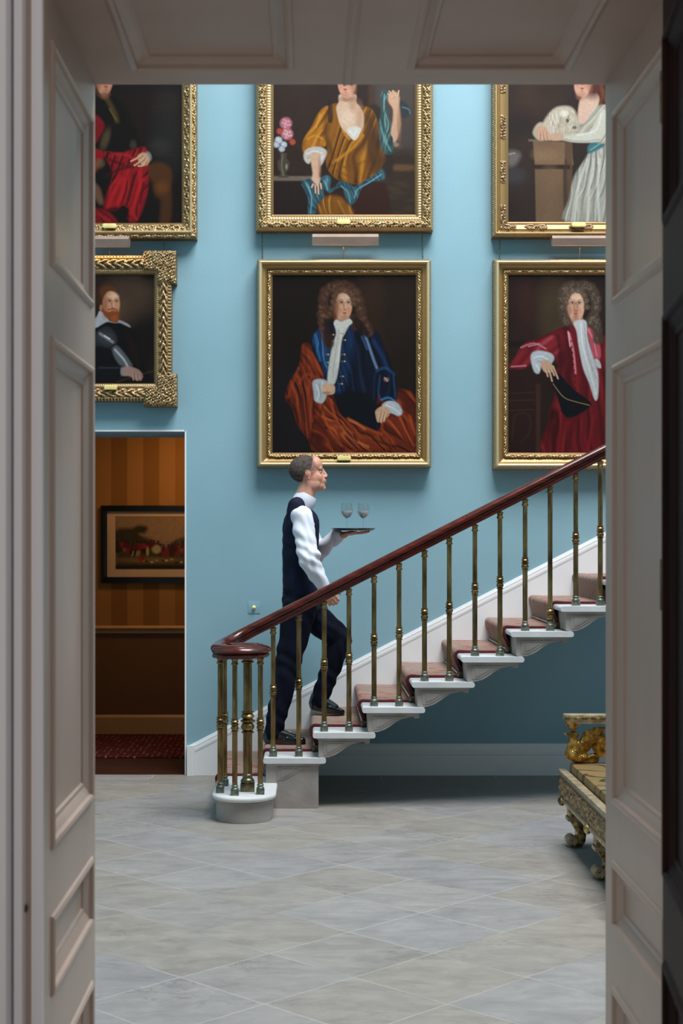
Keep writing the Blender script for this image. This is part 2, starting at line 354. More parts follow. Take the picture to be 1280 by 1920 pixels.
# ================================================================ ROOM
XL, XR, ZC = -3.2, 4.2, 8.0
JF, JN = 3.72, 3.003
JL, JR = PX(178, JF), PX(1135, JF)
LZ = PZ(158.5, JF)
struct('floor', MB().box(XL-.3, XR+.3, 1.0, 10.115, -.2, 0), M['floor'])
OX0, OX1, OZ = -1.80, PX(348, WALL), PZ(808, WALL)
w = MB().box(XL-.3, OX0, WALL, WALL+.7, 0, ZC+.3).box(OX1, XR+.3, WALL, WALL+.7, 0, ZC+.3).box(OX0, OX1, WALL, WALL+.7, OZ, ZC+.3)
struct('wall_back', w, M['teal'])
struct('wall_left', MB().box(XL-.3, XL, JF, WALL, 0, ZC+.3), M['teal'])
struct('wall_right', MB().box(XR, XR+.3, JF, WALL, 0, ZC+.3), M['teal'])
# ceiling of the hall with an open roof lantern
LX0, LX1, LY0, LY1 = -.4, 3.4, 4.9, 8.3
c = MB().box(XL, LX0, JF, WALL, ZC, ZC+.3).box(LX1, XR, JF, WALL, ZC, ZC+.3).box(LX0, LX1, JF, LY0, ZC, ZC+.3).box(LX0, LX1, LY1, WALL, ZC, ZC+.3)
struct('ceiling', c, M['ceiling'])
# front wall with the doorway we look through (wall_front holds the opening lined with panelled wood)
T = .045
w = MB().box(XL-.3, JL-T, JN+.02, JF-.012, 0, ZC+.3).box(JR+T, XR+.3, JN+.02, JF-.012, 0, ZC+.3).box(JL-T, JR+T, JN+.02, JF-.012, LZ+T, ZC+.3)
struct('wall_front', w, M['bounce_dark'])
# --- panelled linings
def ring_panel(mb, m, a0, a1, b0, b1):
    """moulded sunk panel in rectangle a0..a1, b0..b1; m(a,b,h) -> world point, h>0 proud"""
    steps = [(0, 0), (.003, .005), (.010, .008), (.017, .006), (.020, -.002), (.030, -.006), (.040, -.012), (.048, -.013), (.052, -.018), (.056, -.018)]
    vs, fs = [], []
    for d, h in steps:
        for a, b in ((a0+d, b0+d), (a1-d, b0+d), (a1-d, b1-d), (a0+d, b1-d)): vs.append(m(a, b, h))
    for i in range(len(steps)-1):
        for k in range(4): fs.append((i*4+k, i*4+(k+1) % 4, i*4+4+(k+1) % 4, i*4+4+k))
    n = (len(steps)-1)*4; fs.append((n, n+1, n+2, n+3)); mb.add(vs, fs)
def lining(name, m, A0, A1, B0, B1, panels, depth, mat):
    """stiles and rails A0..A1 x B0..B1 with panels (a0,a1,b0,b1) stacked along b, plus body behind"""
    mb = MB()
    def quad(a0, a1, b0, b1): mb.add([m(a0,b0,0), m(a1,b0,0), m(a1,b1,0), m(a0,b1,0)], [(0,1,2,3)])
    bs = [B0]
    for p in panels: bs += [p[2], p[3]]
    bs.append(B1)
    for i in range(0, len(bs), 2): quad(A0, A1, bs[i], bs[i+1])
    for p in panels:
        quad(A0, p[0], p[2], p[3]); quad(p[1], A1, p[2], p[3]); ring_panel(mb, m, *p)
    # edges and back
    c = [(A0,B0),(A1,B0),(A1,B1),(A0,B1)]
    vs = [m(a,b,0) for a, b in c]+[m(a,b,-depth) for a, b in c]
    mb.add(vs, [(0,4,5,1),(1,5,6,2),(2,6,7,3),(3,7,4,0),(4,7,6,5)])
    return struct(name, mb, mat, smooth=.3)
zs = [(PZ(1841, 3.65)-.36, PZ(1841, 3.65)), (PZ(1736, 3.65), PZ(1607, 3.65)), (PZ(1503, 3.65), PZ(686, 3.65)), (PZ(577, 3.65), PZ(217, 3.65))]
ya, yb = 3.085, 3.665
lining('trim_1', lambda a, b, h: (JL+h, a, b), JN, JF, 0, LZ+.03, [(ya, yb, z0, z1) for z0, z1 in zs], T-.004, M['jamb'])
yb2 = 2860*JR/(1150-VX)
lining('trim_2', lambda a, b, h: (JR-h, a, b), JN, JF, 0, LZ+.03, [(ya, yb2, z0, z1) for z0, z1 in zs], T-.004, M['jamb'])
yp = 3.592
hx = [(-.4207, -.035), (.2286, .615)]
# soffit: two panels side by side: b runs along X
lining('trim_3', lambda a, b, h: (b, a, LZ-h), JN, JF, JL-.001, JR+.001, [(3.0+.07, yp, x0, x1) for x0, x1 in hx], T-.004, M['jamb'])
mb = MB()
for x in (.085, .103): mb.tube([(x, JN, LZ), (x, JF-.001, LZ)], .0042, 8)
mb.box(.088, .100, JN, JF, LZ-.0015, LZ+.001)
struct('trim_4', mb, M['jamb'])
# --- door frame on the near side, left: stepped mouldings facing the camera
def xl(px, d=JN): return PX(px, d)
pl = [(xl(82), 3.003), (xl(80), 2.995), (xl(60), 2.995), (xl(59), 3.0), (xl(57), 3.03), (xl(49), 3.03), (xl(48), 2.985), (xl(46), 2.975),
      (xl(31), 2.975), (xl(29), 2.985), (xl(28), 3.0), (xl(26), 3.0), (xl(24), 2.965), (xl(20), 2.955), (xl(2), 2.955), (xl(-4), 2.96), (xl(-30), 2.965), (xl(-60), 2.972), (xl(-70), 2.985), (xl(-70), 3.045), (xl(82), 3.045)]
j = struct('trim_5', MB().prism(pl, 'z', 0, LZ+.14), M['frame_cool_lit'], smooth=.5)
k = MB().box(xl(53), xl(57), 3.024, 3.0302, PZ(1745, 3.0), PZ(1680, 3.0)).box(xl(53.5), xl(57), 3.024, 3.0301, PZ(1786, 3.0), PZ(1764, 3.0)).box(xl(52), xl(57), 3.02, 3.0305, PZ(1662, 3.0), PZ(1655, 3.0))
obj('strike_plate', k, M['void'], j)
k = MB(); k.ell((xl(49), 3.0, PZ(1703, 3.0)), (.004, .012, .008)); obj('latch_bolt', k, M['bronze'], j)
# right side near frame, mostly behind the dark door
pr = [(JR, 3.003), (JR+.004, 2.995), (JR+.03, 2.995), (JR+.032, 3.03), (JR+.075, 3.03), (JR+.077, 2.985), (JR+.12, 2.975), (JR+.19, 2.97), (JR+.2, 2.985), (JR+.2, 3.045), (JR, 3.045)]
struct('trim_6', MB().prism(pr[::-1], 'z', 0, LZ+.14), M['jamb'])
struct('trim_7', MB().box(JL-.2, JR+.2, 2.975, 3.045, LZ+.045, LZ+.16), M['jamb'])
# --- dark mahogany door leaf swung towards us on the right
hx0, hy0 = PX(1242, 2.96), 2.96
dirv = Vector((-.123, -1, 0)).normalized(); nrm = Vector((-1, .123, 0)).normalized()
def dm(a, b, h): p = Vector((hx0, hy0, 0))+dirv*a+nrm*h; return (p.x, p.y, b)
def dz(py): return PZ(py, 2.95)
dd = lining('door_1', dm, 0, .62, .01, LZ-.02, [(.045, .575, .10, dz(1790)), (.045, .575, dz(1640), dz(592)), (.045, .575, dz(432), LZ-.14)], .045, M['darkwood'])
# brass hinge on the leaf
k = MB()
for zz in (.3, 1.45, 2.4): k.lathe([(.007, 0), (.007, .1)], (hx0+.004, hy0+.012, zz), 10)
obj('hinge', k, M['bronze'], dd)
# thin architrave at the far side of this doorway is not in view; baseboards of the hall
bz = PZ(1394, WALL)
prof = [(WALL, 0), (WALL-.022, 0), (WALL-.022, bz-.075), (WALL-.028, bz-.07), (WALL-.028, bz-.05), (WALL-.018, bz-.04), (WALL-.018, bz-.022), (WALL-.012, bz-.008), (WALL-.006, bz), (WALL, bz)]
struct('baseboard_back', MB().prism(prof, 'x', .06, XR), M['white'])
struct('baseboard_left', MB().prism([(XL, 0), (XL+.024, 0), (XL+.024, bz-.06), (XL+.008, bz), (XL, bz)], 'y', JF, WALL), M['white'])
struct('baseboard_right', MB().prism([(XR, 0), (XR-.024, 0), (XR-.024, bz-.06), (XR-.008, bz), (XR, bz)], 'y', JF, WALL-.03), M['white'])
# raking stair string on the wall: white board with moulded cap
sl = .5125
xc, zc = PX(351, WALL), PZ(1399, WALL)
x1 = 4.15
def zr(x): return zc+(x-xc)*sl
xe = .06
board = [(xc, 0), (xe, 0), (xe, .325), (x1, .325+(x1-xe)*.511), (x1, zr(x1)-.02), (xc, zr(xc)-.02)]
struct('trim_8', MB().prism(board, 'y', WALL-.016, WALL+.001), M['white'])
ang = math.atan(sl)
path = [(xc-.0, WALL, zc-.001), (x1, WALL, zr(x1))]
capp = [(0, 0), (.012, 0), (.018, -.006), (.018, -.018), (.03, -.028), (.036, -.036), (.036, -.056), (.028, -.062), (.028, -.078), (.022, -.084), (.018, -.094), (0, -.094)]
struct('trim_9', MB().sweep(path, [(a*.5, b) for a, b in capp], (0,0,1)), M['white'])
# vertical return of the string cap beside the corridor opening
vr = [(xc, WALL+.001), (xc, WALL-.036), (xc+.022, WALL-.036), (xc+.03, WALL-.028), (xc+.046, WALL-.026), (xc+.052, WALL-.016), (xc+.052, WALL+.001)]
struct('trim_10', MB().prism(vr, 'z', 0, zc+.006), M['white'])
# pale bead round the corridor opening
k = MB().box(OX1-.006, OX1+.004, WALL-.004, WALL+.03, 0, OZ+.006).box(OX0, OX1, WALL-.004, WALL+.03, OZ-.004, OZ+.006)
struct('trim_11', k, M['white'])
# ---------------------------------------------------------------- corridor behind the opening
CY = 12.10
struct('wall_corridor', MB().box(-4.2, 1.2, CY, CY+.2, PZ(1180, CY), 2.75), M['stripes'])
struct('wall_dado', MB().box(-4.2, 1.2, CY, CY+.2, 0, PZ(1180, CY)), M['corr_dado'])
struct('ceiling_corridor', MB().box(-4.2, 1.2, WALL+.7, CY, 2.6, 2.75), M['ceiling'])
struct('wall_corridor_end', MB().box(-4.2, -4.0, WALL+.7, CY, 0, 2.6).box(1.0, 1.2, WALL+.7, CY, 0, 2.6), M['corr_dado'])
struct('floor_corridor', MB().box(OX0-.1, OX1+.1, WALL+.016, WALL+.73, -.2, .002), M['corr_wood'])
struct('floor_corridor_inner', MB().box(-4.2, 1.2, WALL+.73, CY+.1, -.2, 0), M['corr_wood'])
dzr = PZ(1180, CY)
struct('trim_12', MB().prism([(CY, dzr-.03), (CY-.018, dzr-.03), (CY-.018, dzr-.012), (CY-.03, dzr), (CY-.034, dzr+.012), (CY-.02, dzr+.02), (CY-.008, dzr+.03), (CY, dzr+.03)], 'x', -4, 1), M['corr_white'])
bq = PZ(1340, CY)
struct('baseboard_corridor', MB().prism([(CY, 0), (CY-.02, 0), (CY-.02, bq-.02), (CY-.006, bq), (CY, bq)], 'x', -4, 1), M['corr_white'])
def dotcarpet():
    m, t, b = newmat('dotted_red_carpet'); L = t.links.new
    tc = nd(t, 'ShaderNodeTexCoord'); mp = nd(t, 'ShaderNodeMapping'); mp.inputs['Scale'].default_value = (24, 13, 1); L(tc.outputs['Object'], mp.inputs[0])
    v = nd(t, 'ShaderNodeTexVoronoi', feature='F1', distance='MANHATTAN', ins={'Scale': 1, 'Randomness': .25}); L(mp.outputs[0], v.inputs['Vector'])
    L(ramp(t, v.outputs[0], [(.0, '#c09070'), (.2, '#a07050'), (.27, '#50201c'), (1, '#45191a')]), b.inputs['Base Color']); setp(b, rough=.95, spec=.1)
    return m
tag(obj('corridor_carpet', MB().box(-3.9, .9, WALL+.75, CY-.03, .0, .012), dotcarpet(), bevel=.004), 'dark red dotted carpet running along the dim corridor floor', 'carpet')
# ================================================================ STAIRCASE
XN2 = PX(493, STR)                               # nosing of step 2
NST = 14
def xn(k): return XN2+GO*(k-2)
def zt(k): return RISE*k+.001
stair = thing('staircase', 'cantilevered pale stone staircase with scroll-shaped step ends rising to the right', 'staircase', (xn(1), STR, 0))
off = (xn(1), STR, 0)
S = 1/323.2
def nose(x0, x1, z1, th, r=.5):                  # outline of slab with rounded ends (x,z)
    pts = []
    h = th/2
    for i in range(9): a = PI/2+PI*i/8; pts.append((x0+h*.8+math.cos(a)*h*.8, z1-h+math.sin(a)*h))
    for i in range(9): a = -PI/2+PI*i/8; pts.append((x1-h*.8+math.cos(a)*h*.8, z1-h+math.sin(a)*h))
    return pts
brk = [(11,9),(11,46),(18,47.5),(30,46.5),(42,42.5),(52,36.5),(62,29),(74,22.5),(88,19),(97,18),(98,21),(107,21),(107,14),(110,9)]
rel = [(20,15),(20,41),(34,39.5),(46,33),(58,25.5),(70,19.5),(82,15)]
rel2 = [(27,19),(27,36),(35,34),(46,27.5),(58,19)]
for k in range(2, NST+1):
    x, z = xn(k), zt(k)
    mb = MB(); w = 118*S
    mb.prism(nose(x, x+w, z, .032), 'y', STR, WALL-.017)
    st = obj('step', mb, M['stone_light'], stair, off=off)
    mb = MB()
    y0 = STR+.022
    if k == 2:
        mb.prism([(x+5*S, z-9*S), (x+5*S, .001), (x+104*S, .001), (x+104*S, z-9*S)], 'y', y0, WALL-.017)
    else:
        mb.prism([(x+a*S, z-b*S) for a, b in brk], 'y', y0, WALL-.017)
    mb.prism([(x+7*S, z-9*S), (x+8*S, z-12*S), (x+11*S, z-15*S), (x+104*S, z-15*S), (x+109*S, z-12*S), (x+112*S, z-9*S)], 'y', y0-.012, y0+.02)
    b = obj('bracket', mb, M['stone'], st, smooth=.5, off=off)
    mb = MB(); dxr = 6 if k == 2 else 0
    mb.prism([(x+(a+dxr)*S, z-(bb+2)*S) for a, bb in rel], 'y', y0-.003, y0+.004)
    mb.prism([(x+(a+dxr)*S, z-(bb+2)*S) for a, bb in rel2], 'y', y0-.0055, y0+.004)
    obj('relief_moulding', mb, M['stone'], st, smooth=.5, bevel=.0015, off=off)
# step 1: curtail step, rounded towards us
ccx, ccy = PX(457.5, 8.56), 8.555
def dplan(r, xr=None, back=WALL-.017):
    pts = []
    for i in range(25): a = PI+PI*i/24; pts.append((ccx+r*math.cos(a), ccy+r*math.sin(a)))
    pts += [(ccx+r, STR+.07), (xn(2)+.1, STR+.07), (xn(2)+.1, back), (ccx-r, back)]
    return pts
def slabz(mbb, plan, z0, z1, rr):
    n = 5; cx = sum(p[0] for p in plan)/len(plan)
    layers = []
    def inset(d):
        out = []
        for (x, y) in plan:
            if y < ccy+.001:
                a = math.atan2(y-ccy, x-ccx); out.append((x-math.cos(a)*d, y-math.sin(a)*d))
            elif x < ccx: out.append((x+d, y))
            else: out.append((x-d*.5, y))
        return out
    h = (z1-z0)/2
    for i in range(n*2+1):
        a = -PI/2+PI*i/(n*2); layers.append((inset(rr*(1-math.cos(a))), z0+h+h*math.sin(a)))
    vs, fs = [], []; m = len(plan)
    for lay, zz in layers: vs += [(x, y, zz) for x, y in lay]
    for i in range(len(layers)-1):
        for q in range(m): fs.append((i*m+q, i*m+(q+1) % m, (i+1)*m+(q+1) % m, (i+1)*m+q))
    fs.append(tuple(range(m-1, -1, -1))); fs.append(tuple((len(layers)-1)*m+q for q in range(m))); mbb.add(vs, fs)
mb = MB(); slabz(mb, dplan(.180), zt(1)-.032, zt(1), .014)
st = obj('step', mb, M['stone_light'], stair, off=off)
mb = MB(); mb.prism(dplan(.157), 'z', .001, zt(1)-.03); slabz(mb, dplan(.166), zt(1)-.046, zt(1)-.032, .006)
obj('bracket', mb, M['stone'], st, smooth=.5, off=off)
# ---- runner
CN, CF = 9.13, WALL-.017
pts = []                                         # (x,z) path of the carpet top, from the floor up
th = .011
def arc(cx, cz, r, a0, a1, n): return [(cx+r*math.cos(a0+(a1-a0)*i/n), cz+r*math.sin(a0+(a1-a0)*i/n)) for i in range(n+1)]
for k in range(1, NST+1):
    x, z = xn(k), zt(k); rx = x+.034
    if k == 1: rx = ccx-.157; x = ccx-.18
    zb = zt(k-1) if k > 1 else 0
    if k == 1: pts += [(rx-th, zb+.004)]
    else: pts += [(rx-th-.004, zb+th+.002)]
    pts += [(rx-th-.003, zb+.05), (x-th*.4, z-.045)]
    pts += arc(x+.016, z-.012, .012+th+.004, PI, PI/2, 6)
    pts += [(x+.08, z+th), (xn(k+1)-.01, z+th)]
def uvsweep(name, path, y0, y1, ny, mat, parent, t):
    n = len(path); P2 = np.array(path); d = np.r_[0, np.cumsum(np.hypot(*np.diff(P2, axis=0).T))]
    tn = np.gradient(P2, axis=0); tn /= np.hypot(tn[:, 0], tn[:, 1])[:, None]; nn = np.c_[tn[:, 1], -tn[:, 0]]
    ins = P2+nn*t
    vs, fs, uv = [], [], []
    ys = np.linspace(y0, y1, ny)
    for i in range(n):
        for y in ys: vs.append((P2[i, 0], y, P2[i, 1])); uv.append((d[i], y))
    for i in range(n-1):
        for j in range(ny-1): fs.append((i*ny+j, i*ny+j+1, (i+1)*ny+j+1, (i+1)*ny+j))
    b0 = len(vs)
    for i in range(n): vs.append((ins[i, 0], y0, ins[i, 1])); uv.append((d[i], y0))
    for i in range(n-1): fs.append((i*ny, (i+1)*ny, b0+i+1, b0+i))
    me = bpy.data.meshes.new(name); me.from_pydata([(a, b, c) for a, b, c in vs], [], fs); me.update()
    u = me.uv_layers.new(name='UVMap')
    for l in me.loops: u.data[l.index].uv = uv[l.vertex_index]
    finish(me, mat, .7)
    return link(bpy.data.objects.new(name, me), parent)
car = uvsweep('stair_carpet', pts, CN, CF, 6, M['carpet'], None, th)
tag(car, 'red and beige patterned carpet runner covering the treads of the staircase', 'carpet')
path = [(x, CN, z-.004) for x, z in pts]
obj('binding', MB().tube(path, .0085, 8, up=(0,1,0)), M['binding'], car)
# ---- stair rods
names = ['lowest brass rod pinning the carpet against the curved bottom step', 'brass carpet rod at the foot of the second riser, beside the thick newel', 'brass carpet rod under the nosing where the raised rear foot lands, third riser',
         'brass carpet rod between the striding man and the first bracket step, fourth riser', 'brass carpet rod fifth up the flight, left of the middle of the stairs',
         'brass carpet rod sixth up the flight, under the middle of the handrail', 'brass carpet rod seventh up the flight, left of the low-knobbed baluster', 'brass carpet rod eighth up, highest one seen by the right door jamb']
for k in range(1, 9):
    x = (ccx-.157 if k == 1 else xn(k)+.034)-th-.012; z = (0 if k == 1 else zt(k-1))+(.012 if k == 1 else th+.012)
    r = thing('stair_rod', names[k-1], 'stair rod', (x, 9.1, z), 'brass rods holding the stair carpet')
    m_ = MB(); m_.tube([(0, -.005, 0), (0, CF-9.1-.02, 0)], .0065, 8); obj('rod', m_, M['rod'], r)
    m_ = MB(); m_.ell((0, -.012, 0), (.011, .012, .011)); m_.lathe([(.011, 0), (.011, .006)], (0, 0, 0), 12)
    m_.box(-.012, .022, -.004, .012, -.016, .016); obj('rod_bracket', m_, M['bronze'], r, bevel=.002)
# ---- railing
BY = 8.93
def railmid(px): return 1056+(720-px)*.507       # photo line of the rail's middle at depth BY
rail = thing('stair_railing', 'polished mahogany handrail with scrolled end on turned brass balusters', 'railing', (PX(458, 8.56), 8.56, zt(1)))
ro = tuple(rail.location)
def relpts(ps): return [(p[0]-ro[0], p[1]-ro[1], p[2]-ro[2]) for p in ps]
X720 = PX(720, BY); Z720 = PZ(1056, BY)
def railz(x): return Z720+(x-X720)*.509
cx, cy, zc_ = PX(452, 8.56), 8.56, .943
pp = [(xn(NST)+.1, BY, railz(xn(NST)+.1)), (2.0, BY, railz(2.0)), (1.0, BY, railz(1.0)), (.3, BY, railz(.3)), (-.2, BY, railz(-.2)), (-.36, BY-.002, railz(-.36)+.002)]
pp += [(-.45, BY-.045, .976), (-.505, BY-.13, .951), (-.520, BY-.24, .944), (cx-.136, cy, zc_)]
for i in range(1, 12):
    a = PI+i*PI/6*1.0; r_ = .136-.005*i; pp.append((cx+r_*math.cos(a), cy+r_*math.sin(a), zc_))
sp = smoothpath(pp, 8)
W_, H_ = .033, .038
rp = [(-W_*.72, -H_), (W_*.72, -H_), (W_*.82, -H_+.004), (W_*.82, -H_+.010), (W_*.66, -H_+.012), (W_*.60, -H_+.018), (W_*.64, -H_+.024), (W_*.80, -H_+.026), (W_*.84, -H_+.031), (W_*.74, -H_+.035), (W_*.80, -.001), (W_*1.0, .002), (W_*1.08, .007), (W_*1.08, .013), (W_*.98, .022), (W_*.72, .031), (W_*.35, .036), (0, H_)]
rp += [(-a, b) for a, b in rp[::-1][1:-1]]
rp = [(a, b) for a, b in rp]
hr = MB().sweep(relpts(sp), rp)
lo = [(.0, .965), (.10, .974), (.135, .974), (.152, .968), (.166, .958), (.170, .948), (.166, .941), (.158, .936), (.150, .932), (.155, .928), (.160, .922), (.157, .912), (.140, .9055), (0, .9055)]
hr2 = MB().lathe([(max(r, .0005), z-ro[2]) for r, z in lo[::-1]], (cx-ro[0], cy-ro[1], 0), 48)
h = obj('handrail', hr, M['mahogany'], rail, smooth=.8)
obj('scroll_cap', hr2, M['mahogany'], h, smooth=.8)
def baluster(x, y, z0, z1, low=False, plain=False, s=1.0):
    H = z1-z0; mb = MB(); c = (x-ro[0], y-ro[1], z0-ro[2])
    b = .0225*s; bb = MB().box(c[0]-b, c[0]+b, c[1]-b, c[1]+b, c[2], c[2]+.026*s)
    R = .0146*s; K = .0212*s
    q0 = [(b*.80, .024), (b*1.0, .029), (b*1.0, .034), (b*.85, .039), (R*1.1, .042), (R*1.1, .045), (R*1.32, .049), (R*1.32, .053), (R*1.0, .057)]; bb.lathe([(r_, z_*s) for r_, z_ in q0], c, 20)
    pr = [(R, .05*s)]
    def knop(zc, h):                              # four turned rings
        return [(R*1.0, zc-h*.5), (K*.95, zc-h*.47), (K*.95, zc-h*.42), (R*.95, zc-h*.38), (K*.85, zc-h*.34), (K*1.04, zc-h*.2), (K*.85, zc-h*.06), (R*1.0, zc-h*.02), (K*1.08, zc+h*.03), (K*1.08, zc+h*.1),
                (R*1.02, zc+h*.14), (K*.85, zc+h*.18), (K*1.02, zc+h*.28), (K*.8, zc+h*.38), (R*.97, zc+h*.41), (K*.95, zc+h*.44), (K*.92, zc+h*.49), (R*.95, zc+h*.5)]
    if low: pr += knop(.095, .082)+[(R*.97, H-.05)]
    else: pr += knop(H*.507, .076*max(1, s*.95))+[(R*.95, H-.05)]
    pr += [(R*.9, H-.045), (R*1.35, H-.040), (R*1.38, H-.034), (R*1.05, H-.028), (R*1.15, H-.016), (R*1.4, H-.010), (R*1.35, H-.006), (R*.8, H)]
    mb.lathe(pr, c, 20)
    o = obj('newel_post' if s > 1.3 else 'baluster', mb, M['brass'], rail, smooth=.9)
    obj('base', bb, M['verdigris'] if s < 1.3 else M['bronze'], o, smooth=.7, bevel=.0012)
    return o
bx = [512, 560, 607.5, 654, 701, 748, 795.5, 842, 890, 937, 984, 1031, 1079, 1125]
i = 0
xs_ = [PX(b_, BY) for b_ in bx]
gstep = (xs_[-1]-xs_[0])/13
while xs_[-1]+gstep < xn(NST)+.3: xs_.append(xs_[-1]+gstep)
for i, x in enumerate(xs_):
    k = 2+i//2; z0 = zt(k); z1 = railz(x)-H_*1.1
    baluster(x, BY, z0, z1, low=(i == 11))
for px, py in ((412.5, 1487), (421, 1474), (440, 1492), (488, 1490)):
    d = (CH-zt(1))*F/(py-VY)+.02
    baluster(PX(px, d), d, zt(1), .912)
nb = baluster(PX(464, 8.60), 8.60, zt(1), .912, s=1.75)
# ================================================================ PICTURES
DP = 10.04                                       # depth of the picture plane
def segdist(X, Y, pts, closed=True):
    d = np.full(X.shape, 1e9); n = len(pts)
    for i in range(n if closed else n-1):
        ax, ay = pts[i]; bx_, by_ = pts[(i+1) % n]; dx, dy = bx_-ax, by_-ay; L = dx*dx+dy*dy+1e-9
        t = np.clip(((X-ax)*dx+(Y-ay)*dy)/L, 0, 1)
        d = np.minimum(d, (X-ax-t*dx)**2+(Y-ay-t*dy)**2)
    return np.sqrt(d)
def inside(X, Y, pts):
    r = np.zeros(X.shape, bool); n = len(pts)
    for i in range(n):
        ax, ay = pts[i]; bx_, by_ = pts[(i+1) % n]
        if ay == by_: continue
        c = ((ay > Y) != (by_ > Y)) & (X < (bx_-ax)*(Y-ay)/(by_-ay)+ax); r ^= c
    return r
def vnoise(X, Y, s, seed=0):
    g = np.random.default_rng(seed).random((64, 64)); u = X/s; v = Y/s
    iu = np.floor(u).astype(int); iv = np.floor(v).astype(int); fu = u-iu; fv = v-iv
    fu = fu*fu*(3-2*fu); fv = fv*fv*(3-2*fv)
    q = lambda a, b: g[b % 64, a % 64]
    return (q(iu, iv)*(1-fu)+q(iu+1, iv)*fu)*(1-fv)+(q(iu, iv+1)*(1-fu)+q(iu+1, iv+1)*fu)*fv
class Paint:
    def __init__(s, x0, y0, x1, y1, bg, step=1.0):
        nx = int(round((x1-x0)/step))+1; ny = int(round((y1-y0)/step))+1
        s.X, s.Y = np.meshgrid(np.linspace(x0, x1, nx), np.linspace(y0, y1, ny))
        s.C = np.zeros((ny, nx, 3)); s.C[:] = lin(bg); s.b = (x0, y0, x1, y1); s.st = (x1-x0)/(nx-1)
    def _win(s, xa, ya, xb, yb):
        x0, y0 = s.b[:2]; st = s.st
        i0 = max(0, int((ya-y0)/st)-1); i1 = min(s.X.shape[0], int((yb-y0)/st)+3)
        j0 = max(0, int((xa-x0)/st)-1); j1 = min(s.X.shape[1], int((xb-x0)/st)+3)
        return (slice(i0, i1), slice(j0, j1)) if i1 > i0 and j1 > j0 else None
    def _mix(s, w, cov, col): s.C[w] = s.C[w]*(1-cov[..., None])+np.array(col)*cov[..., None]
    def poly(s, pts, col, f=1.0, a=1, sm=True, col2=None, ax=None):
        if sm: pts = [tuple(p) for p in smoothpath(pts, 4, True)]
        xs = [p[0] for p in pts]; ys = [p[1] for p in pts]
        w = s._win(min(xs)-f*2, min(ys)-f*2, max(xs)+f*2, max(ys)+f*2)
        if w is None: return s
        X, Y = s.X[w], s.Y[w]; d = segdist(X, Y, pts)*np.where(inside(X, Y, pts), 1, -1)
        cov = np.clip(.5+d/(2*f), 0, 1)*a; c = lin(col)
        if col2:
            (x0, y0), (x1, y1) = ax; dx, dy = x1-x0, y1-y0
            t = np.clip(((X-x0)*dx+(Y-y0)*dy)/(dx*dx+dy*dy), 0, 1)[..., None]
            c = np.array(c)*(1-t)+np.array(lin(col2))*t
        s._mix(w, cov, c); return s
    def drape(s, pts, lo, mid, hi, ang=90, sc=14, seed=1, warp=1.2, f=1.5, bias=0., a=1, sharp=1.0):
        """cloth: ridged folds running along direction ang (degrees)"""
        pts = [tuple(p) for p in smoothpath(pts, 4, True)]; xs = [p[0] for p in pts]; ys = [p[1] for p in pts]
        w = s._win(min(xs)-f*2, min(ys)-f*2, max(xs)+f*2, max(ys)+f*2)
        if w is None: return s
        X, Y = s.X[w], s.Y[w]; dd = segdist(X, Y, pts)*np.where(inside(X, Y, pts), 1, -1); cov = np.clip(.5+dd/(2*f), 0, 1)*a
        q = math.radians(ang); u = -X*math.sin(q)+Y*math.cos(q); v = X*math.cos(q)+Y*math.sin(q)
        n1 = vnoise(u+500, v*.35+500, sc*1.6, seed); n2 = vnoise(u+300, v*.5+300, sc*.8, seed+1); n3 = vnoise(u+200, v+200, sc*2.5, seed+2)
        ph = u/sc+warp*n1*2+warp*.5*n2; r = np.sin(2*PI*ph)*.6+.4*np.sin(2*PI*(ph*1.9+n3)); r = r*(.45+.75*n3)+bias
        r = np.sign(r)*np.abs(r)**(1/sharp); edge = np.clip(dd/7, 0, 1); r = r-(1-edge)*.45
        tl = np.clip(-r, 0, 1)[..., None]; th = np.clip(r*1.15-.12, 0, 1)[..., None]**1.4
        c = np.array(lin(mid))*(1-tl)+np.array(lin(lo))*tl; c = c*(1-th)+np.array(lin(hi))*th
        s.C[w] = s.C[w]*(1-cov[..., None])+c*cov[..., None]; return s
    def line(s, pts, wd, col, a=1, f=.7, sm=True):
        if sm and len(pts) > 2: pts = [tuple(p) for p in smoothpath(pts, 4)]
        xs = [p[0] for p in pts]; ys = [p[1] for p in pts]; m = wd+f*2+1
        w = s._win(min(xs)-m, min(ys)-m, max(xs)+m, max(ys)+m)
        if w is None: return s
        d = segdist(s.X[w], s.Y[w], pts, False); s._mix(w, np.clip(.5+(wd/2-d)/(2*f), 0, 1)*a, lin(col)); return s
    def blob(s, cx, cy, rx, ry, col, soft=.5, a=1, rot=0):
        r = max(rx, ry)*1.5; w = s._win(cx-r, cy-r, cx+r, cy+r)
        if w is None: return s
        X, Y = s.X[w]-cx, s.Y[w]-cy; c, q = math.cos(rot), math.sin(rot)
        d = np.sqrt(((X*c+Y*q)/rx)**2+((-X*q+Y*c)/ry)**2)
        s._mix(w, np.clip((1+soft*.5-d)/max(soft, .01), 0, 1)*a, lin(col)); return s
    def rect(s, x0, y0, x1, y1, col, a=1, f=1, **k): return s.poly([(x0,y0),(x1,y0),(x1,y1),(x0,y1)], col, f, a, sm=False, **k)
    def tex(s, amt, sc, seed, sx=1, sy=1):
        s.C *= (1+amt*2*(vnoise(s.X*sx, s.Y*sy, sc, seed)-.5))[..., None]; return s
